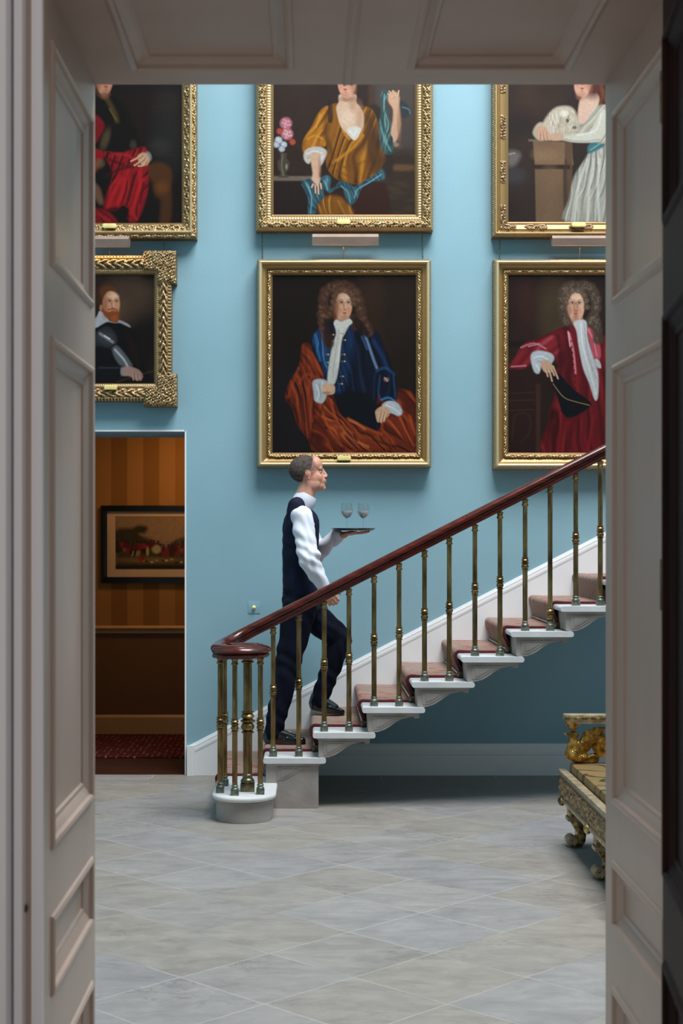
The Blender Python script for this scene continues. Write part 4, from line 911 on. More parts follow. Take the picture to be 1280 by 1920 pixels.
def art_cloak():                                 # upper left: seated man in red mantle
    p = Paint(68, 66, 343, 421, '#120807', 1.0)
    p.blob(250, 220, 50, 60, '#1d0f0b', 1, .8); p.blob(315, 260, 30, 60, '#22201f', 1, .8); p.blob(315, 190, 26, 30, '#2a2320', 1, .6); p.rect(286, 200, 310, 204, '#33180f', .6, 3); p.blob(300,275,20,14,'#3b3431',1,.5); p.rect(290,290,330,293,'#3a2a20',.5,2)
    # legs
    p.poly([(276,312),(300,305),(320,318),(322,345),(312,350),(290,345),(278,330)], '#4c2a0e', 4); p.poly([(288,345),(305,338),(320,350),(322,385),(318,418),(300,418),(302,380),(290,365)], '#45260f', 4); p.blob(305,352,12,12,'#6b3c14',1,.8)
    # body dark coat
    p.poly([(150,200),(190,180),(225,190),(250,230),(262,270),(255,300),(200,310),(150,300)], '#0e0706', 4); folds(p, [[(196,178),(206,195),(216,215),(220,228)]], 8, '#4d3c18', .8, 3); folds(p, [[(206,205),(218,226)]], 2, '#7f6a35', .6, 1.5)
    p.poly([(150,220),(178,215),(196,235),(188,255),(178,270),(150,275)], '#7a0d16', 2.5); p.poly([(150,270),(178,278),(196,290),(186,310),(178,325),(150,320)], '#8b1018', 2.5)
    p.blob(198, 262, 7, 20, '#54422a', .9, .8, .3); p.blob(250,272,6,8,'#4a4230',.9,.6); p.blob(186, 308, 10, 8, '#6b5838', .9, .7, -.4)
    # mantle
    p.poly([(196,286),(225,288),(255,280),(272,278),(278,300),(278,318),(278,345),(272,380),(256,415),(240,412),(244,395),(230,385),(216,395),(196,390),(200,365),(212,330),(206,310)], '#8f0f18', 2.5)
    p.drape([(196,286),(225,288),(255,280),(272,278),(278,300),(278,318),(278,345),(272,380),(256,415),(240,412),(244,395),(230,385),(216,395),(196,390),(200,365),(212,330),(206,310)], '#2e0407', '#870f17', '#bd1f22', 108, 17, 81, 1.1, 2)
    folds(p, [[(240,320),(232,350),(222,385)], [(262,318),(262,350),(246,400)], [(228,335),(212,365),(204,385)]], 7, '#bd1a20', .8, 3); folds(p, [[(200,330),(225,318),(250,312)], [(252,330),(240,375)], [(270,345),(262,380)], [(206,300),(232,310)]], 5, '#3b0508', .8, 2.5)
    folds(p, [[(218,290),(240,292),(252,302)], [(246,392),(256,412)]], 5, '#b3202a', .7, 2)
    p.poly([(178,392),(198,395),(214,408),(214,421),(150,421),(150,398)], '#7b0e14', 3)
    p.drape([(150,392),(178,392),(198,395),(214,408),(214,421),(150,421)], '#35060a', '#7b0e14', '#a81c20', 40, 12, 84, .9, 3); folds(p, [[(180,400),(206,414)]], 4, '#a81c20', .7, 2)
    p.poly([(178,345),(188,355),(194,380),(188,384),(178,370)], '#6b4a34', 3)
    # hand
    p.blob(278, 294, 6, 9, '#8f8a86', .6, .9, -.3); p.poly([(258,294),(268,287),(278,292),(280,304),(272,312),(262,306)], '#cf9f7c', 1.3)
    hand(p, [[(266,292),(256,298),(246,303)], [(270,298),(260,306),(252,311)], [(274,304),(268,311),(260,312)]], 3.4, '#d9ab88', '#6b3c2a')
    # head
    p.blob(196, 130, 28, 44, '#150a07', .4, 1); p.blob(196, 176, 9, 10, '#7b4a34', .7, 1)
    face(p, 196, 148, 32, 62, '#c58a6a', '#7a4532', 1, '#241510', '#a8443a')
    p.blob(196, 178, 9, 3, '#5f3526', 1, .6)
    p.tex(.07, 3, 44).tex(.12, 40, 32); return p
def art_armour():                                # lower left: bearded man in armour
    p = Paint(118, 514, 291, 721, '#271a15', 1.0)
    p.blob(245, 560, 44, 40, '#4d3a2c', 1, .9); p.blob(235, 590, 34, 24, '#5d4634', 1, .6); p.blob(270, 640, 40, 60, '#120c0b', 1, .9)
    p.poly([(150,640),(182,608),(205,602),(240,610),(262,640),(272,690),(276,721),(120,721),(130,680)], '#0c0a0b', 3); p.poly([(236,620),(258,650),(262,690),(244,660)], '#1f0f0d', 4, .8)
    # armour
    p.poly([(150,640),(180,622),(202,612),(216,625),(220,640),(212,655),(196,652),(182,650),(160,660)], '#27282c', 2); p.blob(199, 634, 17, 12, '#3d3e42', .8, .8, .4); folds(p, [[(188,626),(200,634),(212,642)]], 4, '#9a9ca2', .8, 2); folds(p, [[(196,630),(206,636)]], 2, '#e2e4e8', .9, 1); folds(p, [[(184,650),(200,654),(216,646)]], 1.6, '#08080a', .9, .8)
    p.poly([(211,655),(222,650),(248,684),(240,692),(228,688),(216,672)], '#5c5e63', 2); folds(p, [[(216,656),(232,674),(240,688)]], 3, '#c9cbd1', .85, 1.6)
    p.poly([(180,685),(228,686),(238,700),(228,712),(184,712),(160,700)], '#101114', 2); folds(p, [[(186,690),(226,690)]], 2, '#3f4248', .7, 1.4)
    # hand, baton
    p.line([(220, 716), (290, 695)], 3, '#3f2a1c', .9, .8); p.poly([(230,690),(244,688),(262,695),(268,708),(258,714),(244,706),(230,704)], '#a98577', 1.4); hand(p, [[(250,700),(250,712)], [(256,702),(257,713)], [(262,703),(264,712)]], 3, '#b69284', '#6b4a40'); p.blob(229, 697, 3, 8, '#8d8f94', .6, .8)
    # collar
    p.poly([(150,612),(180,596),(188,584),(200,600),(218,604),(222,600),(240,608),(244,614),(226,606),(216,606),(196,604),(180,615)], '#a5a2a6', 1.5)
    p.poly([(180,604),(188,584),(204,600),(200,604),(184,612),(170,618)], '#b3b0b4', 1.5)
    # head
    p.blob(202, 553, 20, 20, '#472616', .5, 1); p.blob(187, 562, 7, 14, '#3b1f12', .7, .9)
    p.blob(190, 578, 3, 6, '#b07050', .6, 1)
    face(p, 209, 571, 32, 52, '#cb9270', '#8a4c32', 1, '#5c3220', '#a8523e')
    p.poly([(192,578),(198,584),(206,585),(214,584),(222,584),(224,592),(222,603),(216,606),(206,600),(196,592)], '#8a4420', 1.6); p.line([(203,581.5),(212,579.5),(220,582)], 2.6, '#7a3b1c', .9, .8); p.blob(212, 584.5, 4.5, 1.4, '#a8523e', .5, 1); p.blob(214, 597, 6, 6, '#a55a2c', .9, .6)
    p.poly([(188,545),(200,536),(216,540),(222,552),(218,549),(206,546),(196,552),(192,560)], '#5c3319', 2)
    p.tex(.07, 3, 54).tex(.12, 30, 42); return p
def art_hunt():                                  # corridor print: huntsmen and hounds
    p = Paint(217, 968, 460, 1067, '#8a6a4c', 1.0)
    p.rect(217, 968, 460, 1020, '#977556', .8, 10); p.rect(217, 1026, 460, 1067, '#4a3a1e', 1, 5)
    p.poly([(217,994),(250,990),(258,986),(275,988),(272,1000),(262,1002),(290,1015),(300,1024),(217,1030)], '#3c3018', 4); p.blob(264, 992, 12, 5, '#33290f', .8, .8); p.poly([(325,1015),(350,1006),(400,1002),(460,1010),(460,1030),(330,1030)], '#4f4526', 3)
    p.blob(280, 1050, 60, 5, '#8b6a3c', 1, .7); p.rect(217, 1060, 460, 1067, '#1c130a', .9, 2); R = np.random.default_rng(3)
    for k in range(34):
        x = 222+k*6.6+R.uniform(-2, 2); y = 1026+R.uniform(-6, 5)
        p.blob(x, y+9, 5, 5, ['#1b0f08', '#3a2414', '#6f5a42', '#7a2416'][R.integers(0, 4)], .5, .9)
        p.blob(x, y, 3.2, 5.5, ['#7c1420', '#8d1a22', '#60101a', '#3a1a14'][R.integers(0, 4)], .5, 1); p.blob(x+.5, y-7, 1.6, 2, '#1a0e0a', .5, 1)
    for x in (250, 258, 262): p.line([(x, 1034), (x-2, 1042)], 2, '#b39a70', .9, .7)
    p.blob(294, 1030, 8, 8, '#b09a78', .5, .9); p.blob(324, 1028, 9, 9, '#3a1c10', .5, .9); p.blob(277,1034,3,8,'#b49a5c',.6,.9)
    for k in range(16): p.blob(268+k*9+R.uniform(-2, 2), 1052+R.uniform(-4, 4), 3, 2, ['#a88a5c', '#4a2414', '#c0a070'][k % 3], .5, .9)
    p.blob(266, 1048, 7, 5, '#8d1a1a', .6, .8); p.tex(.12, 3, 64)
    return p
# ---------------------------------------------------------------- gilt frames as carved relief
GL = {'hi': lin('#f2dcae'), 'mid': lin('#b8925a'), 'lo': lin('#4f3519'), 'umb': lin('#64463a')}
def carve(s, t, kind, seed):
    n = vnoise(s, t, 2.3, seed)*.6+vnoise(s, t, 4.5, seed+1)*.4
    if kind == 'leaf':
        a = np.sin(2*PI*s/11+1.6*np.sin(2*PI*t/9)); b_ = np.sin(2*PI*s/22)*np.sin(2*PI*t/8+1.1)
        return .5*np.abs(a)+.25*b_+.75*n-.2
    if kind == 'scroll': return .5+.3*np.sin(2*PI*s/16+2.4*np.sin(2*PI*t/14))*1+.6*(n-.5)
    if kind == 'bead': return np.sqrt(np.clip(1-((s/5) % 1*2-1)**2, 0, 1))
    if kind == 'rope': return .5+.5*np.sin(2*PI*(s+t*1.4)/4.2)
    if kind == 'dart': return .5+.5*np.cos(2*PI*s/6)*(.6+.4*n)
    return n*0+.5
# profile rows: t position (0 at the picture, 1 at the outer edge) -> height (m), carving kind, amount, umber tint
STY = {
 'plain': ([0, .06, .1, .26, .30, .36, .58, .64, .72, .80, .86, .90, 1], [.018, .026, .030, .036, .022, .024, .040, .058, .072, .074, .064, .046, .03], [(.10, .28, 'leaf', .016, .25), (.9, 1.0, 'rope', .008, .5)]),
 'carved': ([0, .1, .14, .32, .36, .44, .62, .8, .86, 1], [.016, .024, .02, .024, .034, .05, .064, .058, .046, .026], [(.14, .32, 'bead', .012, .15), (.40, .84, 'leaf', .022, .3), (.87, 1, 'rope', .008, .4)]),
 'panel': ([0, .08, .14, .5, .54, .62, .74, .80, .84, 1], [.02, .026, .022, .034, .026, .028, .050, .066, .050, .028], [(.14, .5, 'panelled', .014, .9), (.84, 1, 'rope', .014, .5)]),
 'foliage': ([0, .08, .12, .5, .56, .62, .68, .72, .9, 1], [.018, .026, .026, .050, .060, .066, .060, .044, .050, .03], [(.12, .52, 'leaf', .018, .55), (.72, 1, 'leaf', .014, .45)]),
 'heavy': ([0, .04, .2, .26, .5, .7, .8, .84, 1], [.014, .02, .03, .026, .046, .052, .042, .05, .034], [(.04, .22, 'rope', .010, .3), (.27, .78, 'scroll', .026, .6), (.82, 1, 'dart', .016, .55)]),
}
def frame(parent, outer, inner, sty, seed, ears=()):
    x0, y0, x1, y1 = outer; a0, b0, a1, b1 = inner; mg = 6
    ex0 = min([x0]+[e[0] for e in ears]); ex1 = max([x1]+[e[2] for e in ears]); ey0 = min([y0]+[e[1] for e in ears]); ey1 = max([y1]+[e[3] for e in ears])
    nx = int(ex1-ex0)+1; ny = int(ey1-ey0)+1
    X, Y = np.meshgrid(np.linspace(ex0, ex1, nx), np.linspace(ey0, ey1, ny))
    tl = (a0-X)/(a0-x0); tr = (X-a1)/(x1-a1); tt = (b0-Y)/(b0-y0); tb = (Y-b1)/(y1-b1)
    tx = np.maximum(tl, tr); ty = np.maximum(tt, tb); t = np.maximum(tx, ty)
    horiz = ty >= tx; s = np.where(horiz, X-(x0+x1)/2, Y-(y0+y1)/2)
    m = (X >= x0-.01) & (X <= x1+.01) & (Y >= y0-.01) & (Y <= y1+.01)
    for e in ears: m |= (X >= e[0]-.01) & (X <= e[2]+.01) & (Y >= e[1]-.01) & (Y <= e[3]+.01)
    m &= (t > -.04)
    ts, hs, cs = STY[sty]; tc = np.clip(t, 0, 1); h = np.interp(tc, ts, hs)
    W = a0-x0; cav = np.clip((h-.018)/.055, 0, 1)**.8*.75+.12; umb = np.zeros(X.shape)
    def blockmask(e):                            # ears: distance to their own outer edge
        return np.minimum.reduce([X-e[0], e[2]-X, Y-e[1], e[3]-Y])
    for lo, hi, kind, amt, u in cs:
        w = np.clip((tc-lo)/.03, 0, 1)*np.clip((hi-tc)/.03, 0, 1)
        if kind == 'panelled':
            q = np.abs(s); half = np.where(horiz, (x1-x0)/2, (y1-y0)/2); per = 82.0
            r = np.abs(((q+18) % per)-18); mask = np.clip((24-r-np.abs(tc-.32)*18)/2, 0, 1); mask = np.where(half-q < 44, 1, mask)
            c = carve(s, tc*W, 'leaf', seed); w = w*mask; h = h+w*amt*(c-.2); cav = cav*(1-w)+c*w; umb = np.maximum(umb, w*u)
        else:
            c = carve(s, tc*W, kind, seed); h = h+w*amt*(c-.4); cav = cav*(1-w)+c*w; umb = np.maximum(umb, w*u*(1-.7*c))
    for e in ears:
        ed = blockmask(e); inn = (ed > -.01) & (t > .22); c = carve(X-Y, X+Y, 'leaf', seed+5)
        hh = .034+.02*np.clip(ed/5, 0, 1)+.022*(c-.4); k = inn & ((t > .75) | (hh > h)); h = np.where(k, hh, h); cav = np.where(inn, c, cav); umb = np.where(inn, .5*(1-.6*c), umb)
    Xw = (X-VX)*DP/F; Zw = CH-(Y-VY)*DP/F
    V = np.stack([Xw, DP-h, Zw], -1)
    c = np.clip(cav, 0, 1)[..., None]  # relief shading joins the patina here: hollows darkened, crests lightened in the colour
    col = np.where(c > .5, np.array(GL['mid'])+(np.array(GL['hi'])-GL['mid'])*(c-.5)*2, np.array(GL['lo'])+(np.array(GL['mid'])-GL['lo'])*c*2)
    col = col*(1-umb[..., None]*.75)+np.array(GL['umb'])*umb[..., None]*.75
    cells = m[:-1,:-1] & m[1:,:-1] & m[:-1,1:] & m[1:,1:]
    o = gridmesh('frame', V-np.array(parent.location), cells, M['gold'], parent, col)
    # rim down to the wall, one skirt strip per boundary edge of the relief
    mb = MB(); Lc = parent.location; yb = WALL-Lc[1]
    pad = np.pad(cells, 1)
    ii, jj = np.nonzero(cells)
    for di, dj, e in ((-1, 0, ((0, 0), (0, 1))), (1, 0, ((1, 1), (1, 0))), (0, -1, ((1, 0), (0, 0))), (0, 1, ((0, 1), (1, 1)))):
        b = ~pad[ii+1+di, jj+1+dj]
        for i, j in zip(ii[b], jj[b]):
            p0 = V[i+e[0][0], j+e[0][1]]-np.array(Lc); p1 = V[i+e[1][0], j+e[1][1]]-np.array(Lc)
            mb.add([tuple(p0), tuple(p1), (p1[0], yb, p1[2]), (p0[0], yb, p0[2])], [(0, 1, 2, 3)])
    me = bpy.data.meshes.new('frame_side'); me.from_pydata(mb.v, [], mb.f); me.update(); me.materials.append(M['goldside'])
    link(bpy.data.objects.new('frame_side', me), o)
    return o
M['goldside'] = noisemat('gilded_frame_side', [(.3, '#7a5626'), (.6, '#a87c3a'), (.8, '#c9a050')], 40, 5, rough=.4, metal=.8)
def picture(name, label, art, outer, inner, sty, seed, plq=None, ears=(), cat='painting'):
    t = thing(name, label, cat, P((outer[0]+outer[2])/2, outer[3], WALL), 'gilt-framed portraits on the turquoise wall')
    p = art(); X = (p.X-VX)*DP/F; Z = CH-(p.Y-VY)*DP/F
    V = np.stack([X, np.full(X.shape, DP-.012), Z], -1)-np.array(t.location)
    gridmesh('canvas', V, np.ones((X.shape[0]-1, X.shape[1]-1), bool), M['canvas'], t, np.clip(p.C*.68, 0, 1), smooth=False)
    frame(t, outer, inner, sty, seed, ears)
    if plq:
        L = t.location; cx_, cy_, w_ = plq; d = DP-.075; mb = MB(); hw = w_/2*d/F; hh = 4.2*d/F; c = P(cx_, cy_, d)
        pts = [(c[0]-L[0]+a*hw, c[2]-L[2]+b_*hh) for a, b_ in ((-.85,-1),(.85,-1),(1,-.5),(1,.5),(.85,1),(-.85,1),(-1,.5),(-1,-.5))]
        mb.prism(pts, 'y', d-L[1], d+.035-L[1]); obj('nameplate', mb, M['plaque'], t, bevel=.0015)
    return t
picture('portrait_painting', 'portrait of a bewigged man in blue coat and rust cloak, above the climbing person', art_blue, (482, 488, 807, 877), (510, 516, 780, 850), 'plain', 1, (645, 859, 26))
picture('portrait_painting', 'portrait of a bewigged man in crimson coat holding a black hat, behind the handrail', art_red, (924, 488, 1250, 880), (951, 516, 1223, 850), 'plain', 2, None)
picture('portrait_painting', 'portrait of a woman in a golden gown with blue scarf beside a vase of flowers', art_yellow, (480, 36, 811, 435), (512, 68, 778, 404), 'carved', 3, (644, 415.5, 25))
picture('portrait_painting', 'portrait of a woman in a white dress with a white dog on a stone pedestal', art_dog, (922, 36, 1252, 446), (951, 68, 1223, 418), 'panel', 4, (1085, 420.5, 26))
picture('portrait_painting', 'dark portrait of a seated man draped in a red mantle, top left of the wall', art_cloak, (40, 36, 369, 449), (69, 68, 342, 420), 'foliage', 5, (205, 423, 26))
picture('portrait_painting', 'bearded man in black armour, frame with projecting corners, above the corridor opening', art_armour, (88, 481, 322, 753), (120, 515, 290, 720), 'heavy', 6, (207, 726, 24), [(270, 472, 331, 533), (270, 702, 332, 763), (78, 472, 140, 533), (78, 702, 140, 763)])
# ---- brass picture lights between the rows, with their cables
def plight(label, cx, y0, y1, hw, cable, cy1):
    t = thing('picture_light', label, 'picture light', P(cx, y1, 9.93), 'brushed metal picture lights'); L = t.location
    d0 = 9.93; mb = MB(); z0, z1 = PZ(y1, d0)-L[2], PZ(y0, d0)-L[2]; zt_ = z1; zm = z1-(z1-z0)*.30
    pts = [(d0-L[1]+.020, z0), (d0-L[1]+.026, z0-.003), (d0-L[1]+.002, zm), (d0-L[1]+.022, zt_+.002), (d0-L[1]+.06, zt_+.004), (d0-L[1]+.075, zt_-.01), (d0-L[1]+.05, zt_-.006), (d0-L[1]+.010, zm-.006), (d0-L[1]+.026, z0)]
    x0, x1 = PX(cx-hw, d0)-L[0], PX(cx+hw, d0)-L[0]
    mb.prism(pts, 'x', x0, x1)
    e = [(d0-L[1]+.020, z0), (d0-L[1]+.002, zm), (d0-L[1]+.022, zt_+.002), (d0-L[1]+.075, zt_-.01), (d0-L[1]+.06, z0+.01)]
    mb.prism(e, 'x', x0, x0+.003); mb.prism(e, 'x', x1-.003, x1); sh = obj('lamp_shade', mb, M['lampmetal'], t, smooth=.4)
    mb = MB(); mb.lathe([(.009, -.12), (.009, .12)], (0, 0, 0), 10); tmp = [(z, y, x) for x, y, z in mb.v]; mb.v = [(x, y+d0-L[1]+.04, z+zm-.012) for x, y, z in tmp]
    obj('lamp_tube', mb, M['white'], sh)
    a = P(cable[0], y1-3, 9.97); b = P(cable[1], cy1, 10.02); r = [(a[0]-L[0], a[1]-L[1], a[2]-L[2]), (b[0]-L[0], b[1]-L[1], b[2]-L[2])]
    obj('cable', MB().tube(r, .0022, 6), M['cord'], t)
    ar = MB().tube([(.0, d0-L[1]+.05, zm-.02), (.0, WALL-L[1], zm-.0)], .005, 8); obj('arm', ar, M['bronze'], t)
    li = bpy.data.lights.new('picture_lamp', 'AREA'); li.shape = 'RECTANGLE'; li.size = .36; li.size_y = .03; li.energy = 1.1; li.color = (1, .60, .24)
    lo_ = bpy.data.objects.new('picture_lamp', li); COL.objects.link(lo_); lo_.parent = t; lo_.location = (0, d0-L[1]+.045, z0-.006); lo_.rotation_euler = (-.45, 0, 0)
plight('picture light with thin cable over the man in the blue coat', 647.5, 438, 458, 62.5, (644, 643), 486)
plight('picture light with thin cable over the man in the crimson coat', 1090, 441, 459, 55, (1088, 1085), 487)
plight('picture light with thin cable over the bearded man in armour', 205, 442, 462, 37, (206, 205), 480)
# ---- chains
def chain(label, x0, y0, x1, y1):
    a = Vector(P(x0, y0, 10.05)); b = Vector(P(x1, y1, 10.05)); n = max(4, int((b-a).length/.012)); mb = MB()
    for i in range(n+1):
        c = a+(b-a)*(i/n)-a; ln = .0095; pts = []
        for k in range(10):
            q = 2*PI*k/10; u = math.cos(q)*.0042; v_ = math.sin(q)*ln
            pts.append((c.x+(u if i % 2 else u*.35), c.y+(u*.3 if i % 2 else u), c.z+v_))
        mb.tube(pts, .0016, 5, True, up=(.1,1,0))
    o = obj('hanging_chain', mb, M['bronze']); o.location = a
    return tag(o, label, 'chain', 'chains hanging the lower portraits')
chain('thin metal chain left of the middle picture light, above the blue coat portrait', 491, 436, 492, 489)
chain('thin metal chain right of the middle picture light, above the blue coat portrait', 791, 436, 792, 489)
chain('thin metal chain over the top left corner of the crimson coat portrait', 937, 448, 936, 489)
chain('short metal chain over the projecting corner of the armour portrait frame', 308, 450, 307, 473)
# ---- light switch
s = thing('light_switch', 'small square clear plate with a round brass button, left of the handrail', 'light switch', P(476, 1139, WALL))
mb = MB().box(-.0405, .0405, -.003, 0, -.0405, .0405); obj('switch_plate', mb, M['glassplate'] if 'glassplate' in M else M['teal'], s, bevel=.001)
mb = MB(); mb.ell((0, -.014, 0), (.011, .012, .011)); mb.ell((0, -.004, 0), (.014, .004, .014)); obj('switch_button', mb, M['plaque'], s)
# ---- corridor print
t = thing('framed_print', 'wide black framed print of red-coated huntsmen and hounds on the corridor wall', 'framed print', P(330, 1094, CY)); L = t.location
def cp(x, y, d=CY-.012): q = P(x, y, d); return (q[0]-L[0], q[1]-L[1], q[2]-L[2])
X0, Y0, X1, Y1 = 190, 948, 486, 1093
path = [cp(X0+6, Y0+6, CY-.001), cp(X1-6, Y0+6, CY-.001), cp(X1-6, Y1-6, CY-.001), cp(X0+6, Y1-6, CY-.001)]
mb = MB(); fw = 11*CY/F; x0, x1, z1, z0 = cp(X0, 0)[0], cp(X1, 0)[0], cp(0, Y0)[2], cp(0, Y1)[2]; ya_, yb_ = CY-.03-L[1], CY-.001-L[1]
mb.box(x0, x1, ya_, yb_, z1-fw, z1).box(x0, x1, ya_, yb_, z0, z0+fw).box(x0, x0+fw, ya_, yb_, z0+fw, z1-fw).box(x1-fw, x1, ya_, yb_, z0+fw, z1-fw)
obj('frame', mb, M['blackframe'], t, bevel=.002)
obj('mount', MB().box(x0+fw*.9, x1-fw*.9, CY-.012-L[1], CY-.002-L[1], z0+fw*.9, z1-fw*.9), M['paper'], t)
p = art_hunt(); X = (p.X-VX)*CY/F; Z = CH-(p.Y-VY)*CY/F
gridmesh('print', np.stack([X, np.full(X.shape, CY-.0135), Z], -1)-np.array(L), np.ones((X.shape[0]-1, X.shape[1]-1), bool), M['canvas'], t, p.C, smooth=False)
# ================================================================ GILDED BENCH
BX, Y0b, Y1b = PX(1055, 7.85), 5.75, 7.86
M['gilt'] = noisemat('worn_silver_gilt_carving', [(.3, '#3f3124'), (.45, '#7a6848'), (.56, '#b39a62'), (.7, '#e2c67e')], 38, 6, rough=.3, metal=.85, bump=.5, bscale=60, bdist=.006)
M['giltbright'] = noisemat('bright_gilding', [(.28, '#4a3010'), (.45, '#8f6424'), (.6, '#c0903c'), (.75, '#ecd088')], 26, 6, rough=.26, metal=.6, bump=.5, bscale=70, bdist=.005)
M['giltedge'] = noisemat('pale_worn_gilt_edge', [(.3, '#8f7d66'), (.55, '#b8a588'), (.75, '#d8c8a8')], 20, 5, rough=.4, metal=.4, bump=.15, bscale=60)
def fabric():
    m, t, b = newmat('gold_silk_with_branch_pattern'); L = t.links.new
    tc = nd(t, 'ShaderNodeTexCoord'); mp = nd(t, 'ShaderNodeMapping'); mp.inputs['Scale'].default_value = (2.2, 4.5, 2.2); mp.inputs['Rotation'].default_value = (0, .4, -.5); L(tc.outputs['Object'], mp.inputs[0])
    w = nd(t, 'ShaderNodeTexWave', ins={'Scale': .7, 'Distortion': 9, 'Detail': 2, 'Detail Scale': 1.3}); L(mp.outputs[0], w.inputs['Vector'])
    n = nd(t, 'ShaderNodeTexNoise', ins={'Scale': 1.3, 'Detail': 2}); L(mp.outputs[0], n.inputs['Vector'])
    base = ramp(t, n.outputs[0], [(.3, '#74603a'), (.5, '#836d44'), (.6, '#886444'), (.66, '#6c8468'), (.72, '#806a40')])
    k = nd(t, 'ShaderNodeMapRange', ins={'From Min': .93, 'From Max': .97}); L(w.outputs[0], k.inputs[0])
    mx = nd(t, 'ShaderNodeMix', data_type='RGBA'); L(k.outputs[0], mx.inputs[0]); L(base, mx.inputs[6]); mx.inputs[7].default_value = (*lin('#3a3620'), 1)
    L(mx.outputs[2], b.inputs['Base Color']); setp(b, rough=.5, spec=.35); b.inputs['Sheen Weight'].default_value = 0
    n2 = nd(t, 'ShaderNodeTexNoise', ins={'Scale': 160}); L(tc.outputs['Object'], n2.inputs['Vector']); bp = nd(t, 'ShaderNodeBump', ins={'Strength': .15, 'Distance': .002}); L(n2.outputs[0], bp.inputs['Height']); L(bp.outputs[0], b.inputs['Normal'])
    return m
M['silk'] = fabric()
bn = thing('gilded_bench', 'carved gilded bench with swan armrests and gold silk cushion beside the right jamb', 'bench', (BX+.3, 6.8, 0)); L = bn.location
def bo(name, mb, mat, par=None, **k):
    return obj(name, mb, mat, par or bn, off=tuple(L), **k)
zt1, zb1 = .372, .236; BW = .66
# carved front rail: relief grid facing -X
ny_, nz_ = 620, 42
Yg, Zg = np.meshgrid(np.linspace(Y0b, Y1b, ny_), np.linspace(zb1, zt1, nz_))
v = (Zg-zb1)/(zt1-zb1); w_ = np.clip((v-.14)/.06, 0, 1)*np.clip((.84-v)/.06, 0, 1)
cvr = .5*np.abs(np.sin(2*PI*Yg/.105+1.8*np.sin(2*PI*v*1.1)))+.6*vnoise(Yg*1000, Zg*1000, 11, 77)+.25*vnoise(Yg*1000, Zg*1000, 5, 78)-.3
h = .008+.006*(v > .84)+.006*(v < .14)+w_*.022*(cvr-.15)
c = np.clip(cvr*1.0, 0, 1)[..., None]; col = np.array(lin('#2a2019'))*(1-c)**1.0+np.array(lin('#cda878'))*c**1.5  # dark brown in the hollows of the carving, paler gold on its crests
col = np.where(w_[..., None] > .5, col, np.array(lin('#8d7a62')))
V = np.stack([BX-h, Yg, Zg], -1)-np.array(L)
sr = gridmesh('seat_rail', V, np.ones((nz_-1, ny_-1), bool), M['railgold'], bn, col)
mb = MB().box(BX-.006, BX+.03, Y0b, Y1b, zb1, zt1).box(BX+.03, BX+BW, Y1b-.03, Y1b, zb1, zt1).box(BX+.03, BX+BW, Y0b, Y0b+.03, zb1, zt1).box(BX+BW-.03, BX+BW, Y0b+.03, Y1b-.03, zb1, zt1)
bo('seat_frame', mb, M['gilt'], bevel=.003)
mb = MB().box(BX-.022, BX+.02, Y0b-.01, Y1b+.012, zt1-.006, zt1+.014).box(BX-.018, BX+.02, Y0b-.005, Y1b+.006, zb1-.008, zb1+.008)
bo('moulding', mb, M['giltedge'], bevel=.005)
mb = MB().box(BX+.028, BX+BW-.01, Y0b+.03, Y1b-.03, zt1-.02, .425); cu = bo('cushion', mb, M['silk'], bevel=.018)
# legs with scroll feet (outline in photo pixels at depth 7.8)
def leg(y, mir=False):
    pts = [(1062, 1500), (1090, 1500), (1091, 1533), (1093, 1545), (1095, 1560), (1093, 1575), (1087, 1585), (1074, 1586), (1066, 1583), (1072, 1572), (1078, 1566), (1078, 1558), (1070, 1545), (1063, 1533)]
    q = []
    for a, b_ in pts:
        x, z = PX(a, 7.8)-PX(1060, 7.8), PZ(b_, 7.8)
        q.append(((BX+BW-x) if mir else (BX+.008+x), max(z, .002)))
    mb = MB().prism(q, 'y', y-.04, y+.04); o = bo('leg', mb, M['gilt'], smooth=.5, bevel=.004)
    fx = PX(1068, 7.8)-PX(1060, 7.8); fx = BX+BW-fx if mir else BX+.008+fx; fz = .036
    mb = MB(); sg = -1 if mir else 1; sp_ = []
    for i in range(34):
        a = i*.42; r = .024*(1-i/42); sp_.append((fx+sg*r*math.cos(a-1.2), y, fz+r*math.sin(a-1.2)))
    for yy in (y-.036, y+.036): mb.tube([(x, yy, z) for x, _, z in sp_], .0065, 7, up=(0,1,0))
    mb.v += []; n0 = 18; mb.prism([(fx+.027*math.cos(2*PI*k/n0), fz+.027*math.sin(2*PI*k/n0)) for k in range(n0)], 'y', y-.034, y+.034)
    obj('scroll_foot', mb, M['giltedge'], o, off=tuple(L))
    # pale edge band and corner boss
    bx0 = BX+BW-.088 if mir else BX+.012
    mb = MB().box(bx0-.003, bx0+.084, y-.043, y+.043, PZ(1537, 7.8), PZ(1530, 7.8)); obj('collar', mb, M['giltedge'], o, bevel=.002, off=tuple(L))
    mb = MB(); mb.ell((BX+BW+.008 if mir else BX-.018, y, .232), (.018, .034, .024)); obj('boss', mb, M['gilt'], o, off=tuple(L))
for y in (7.79, 7.06, 6.33, 5.85): leg(y); leg(y, True)
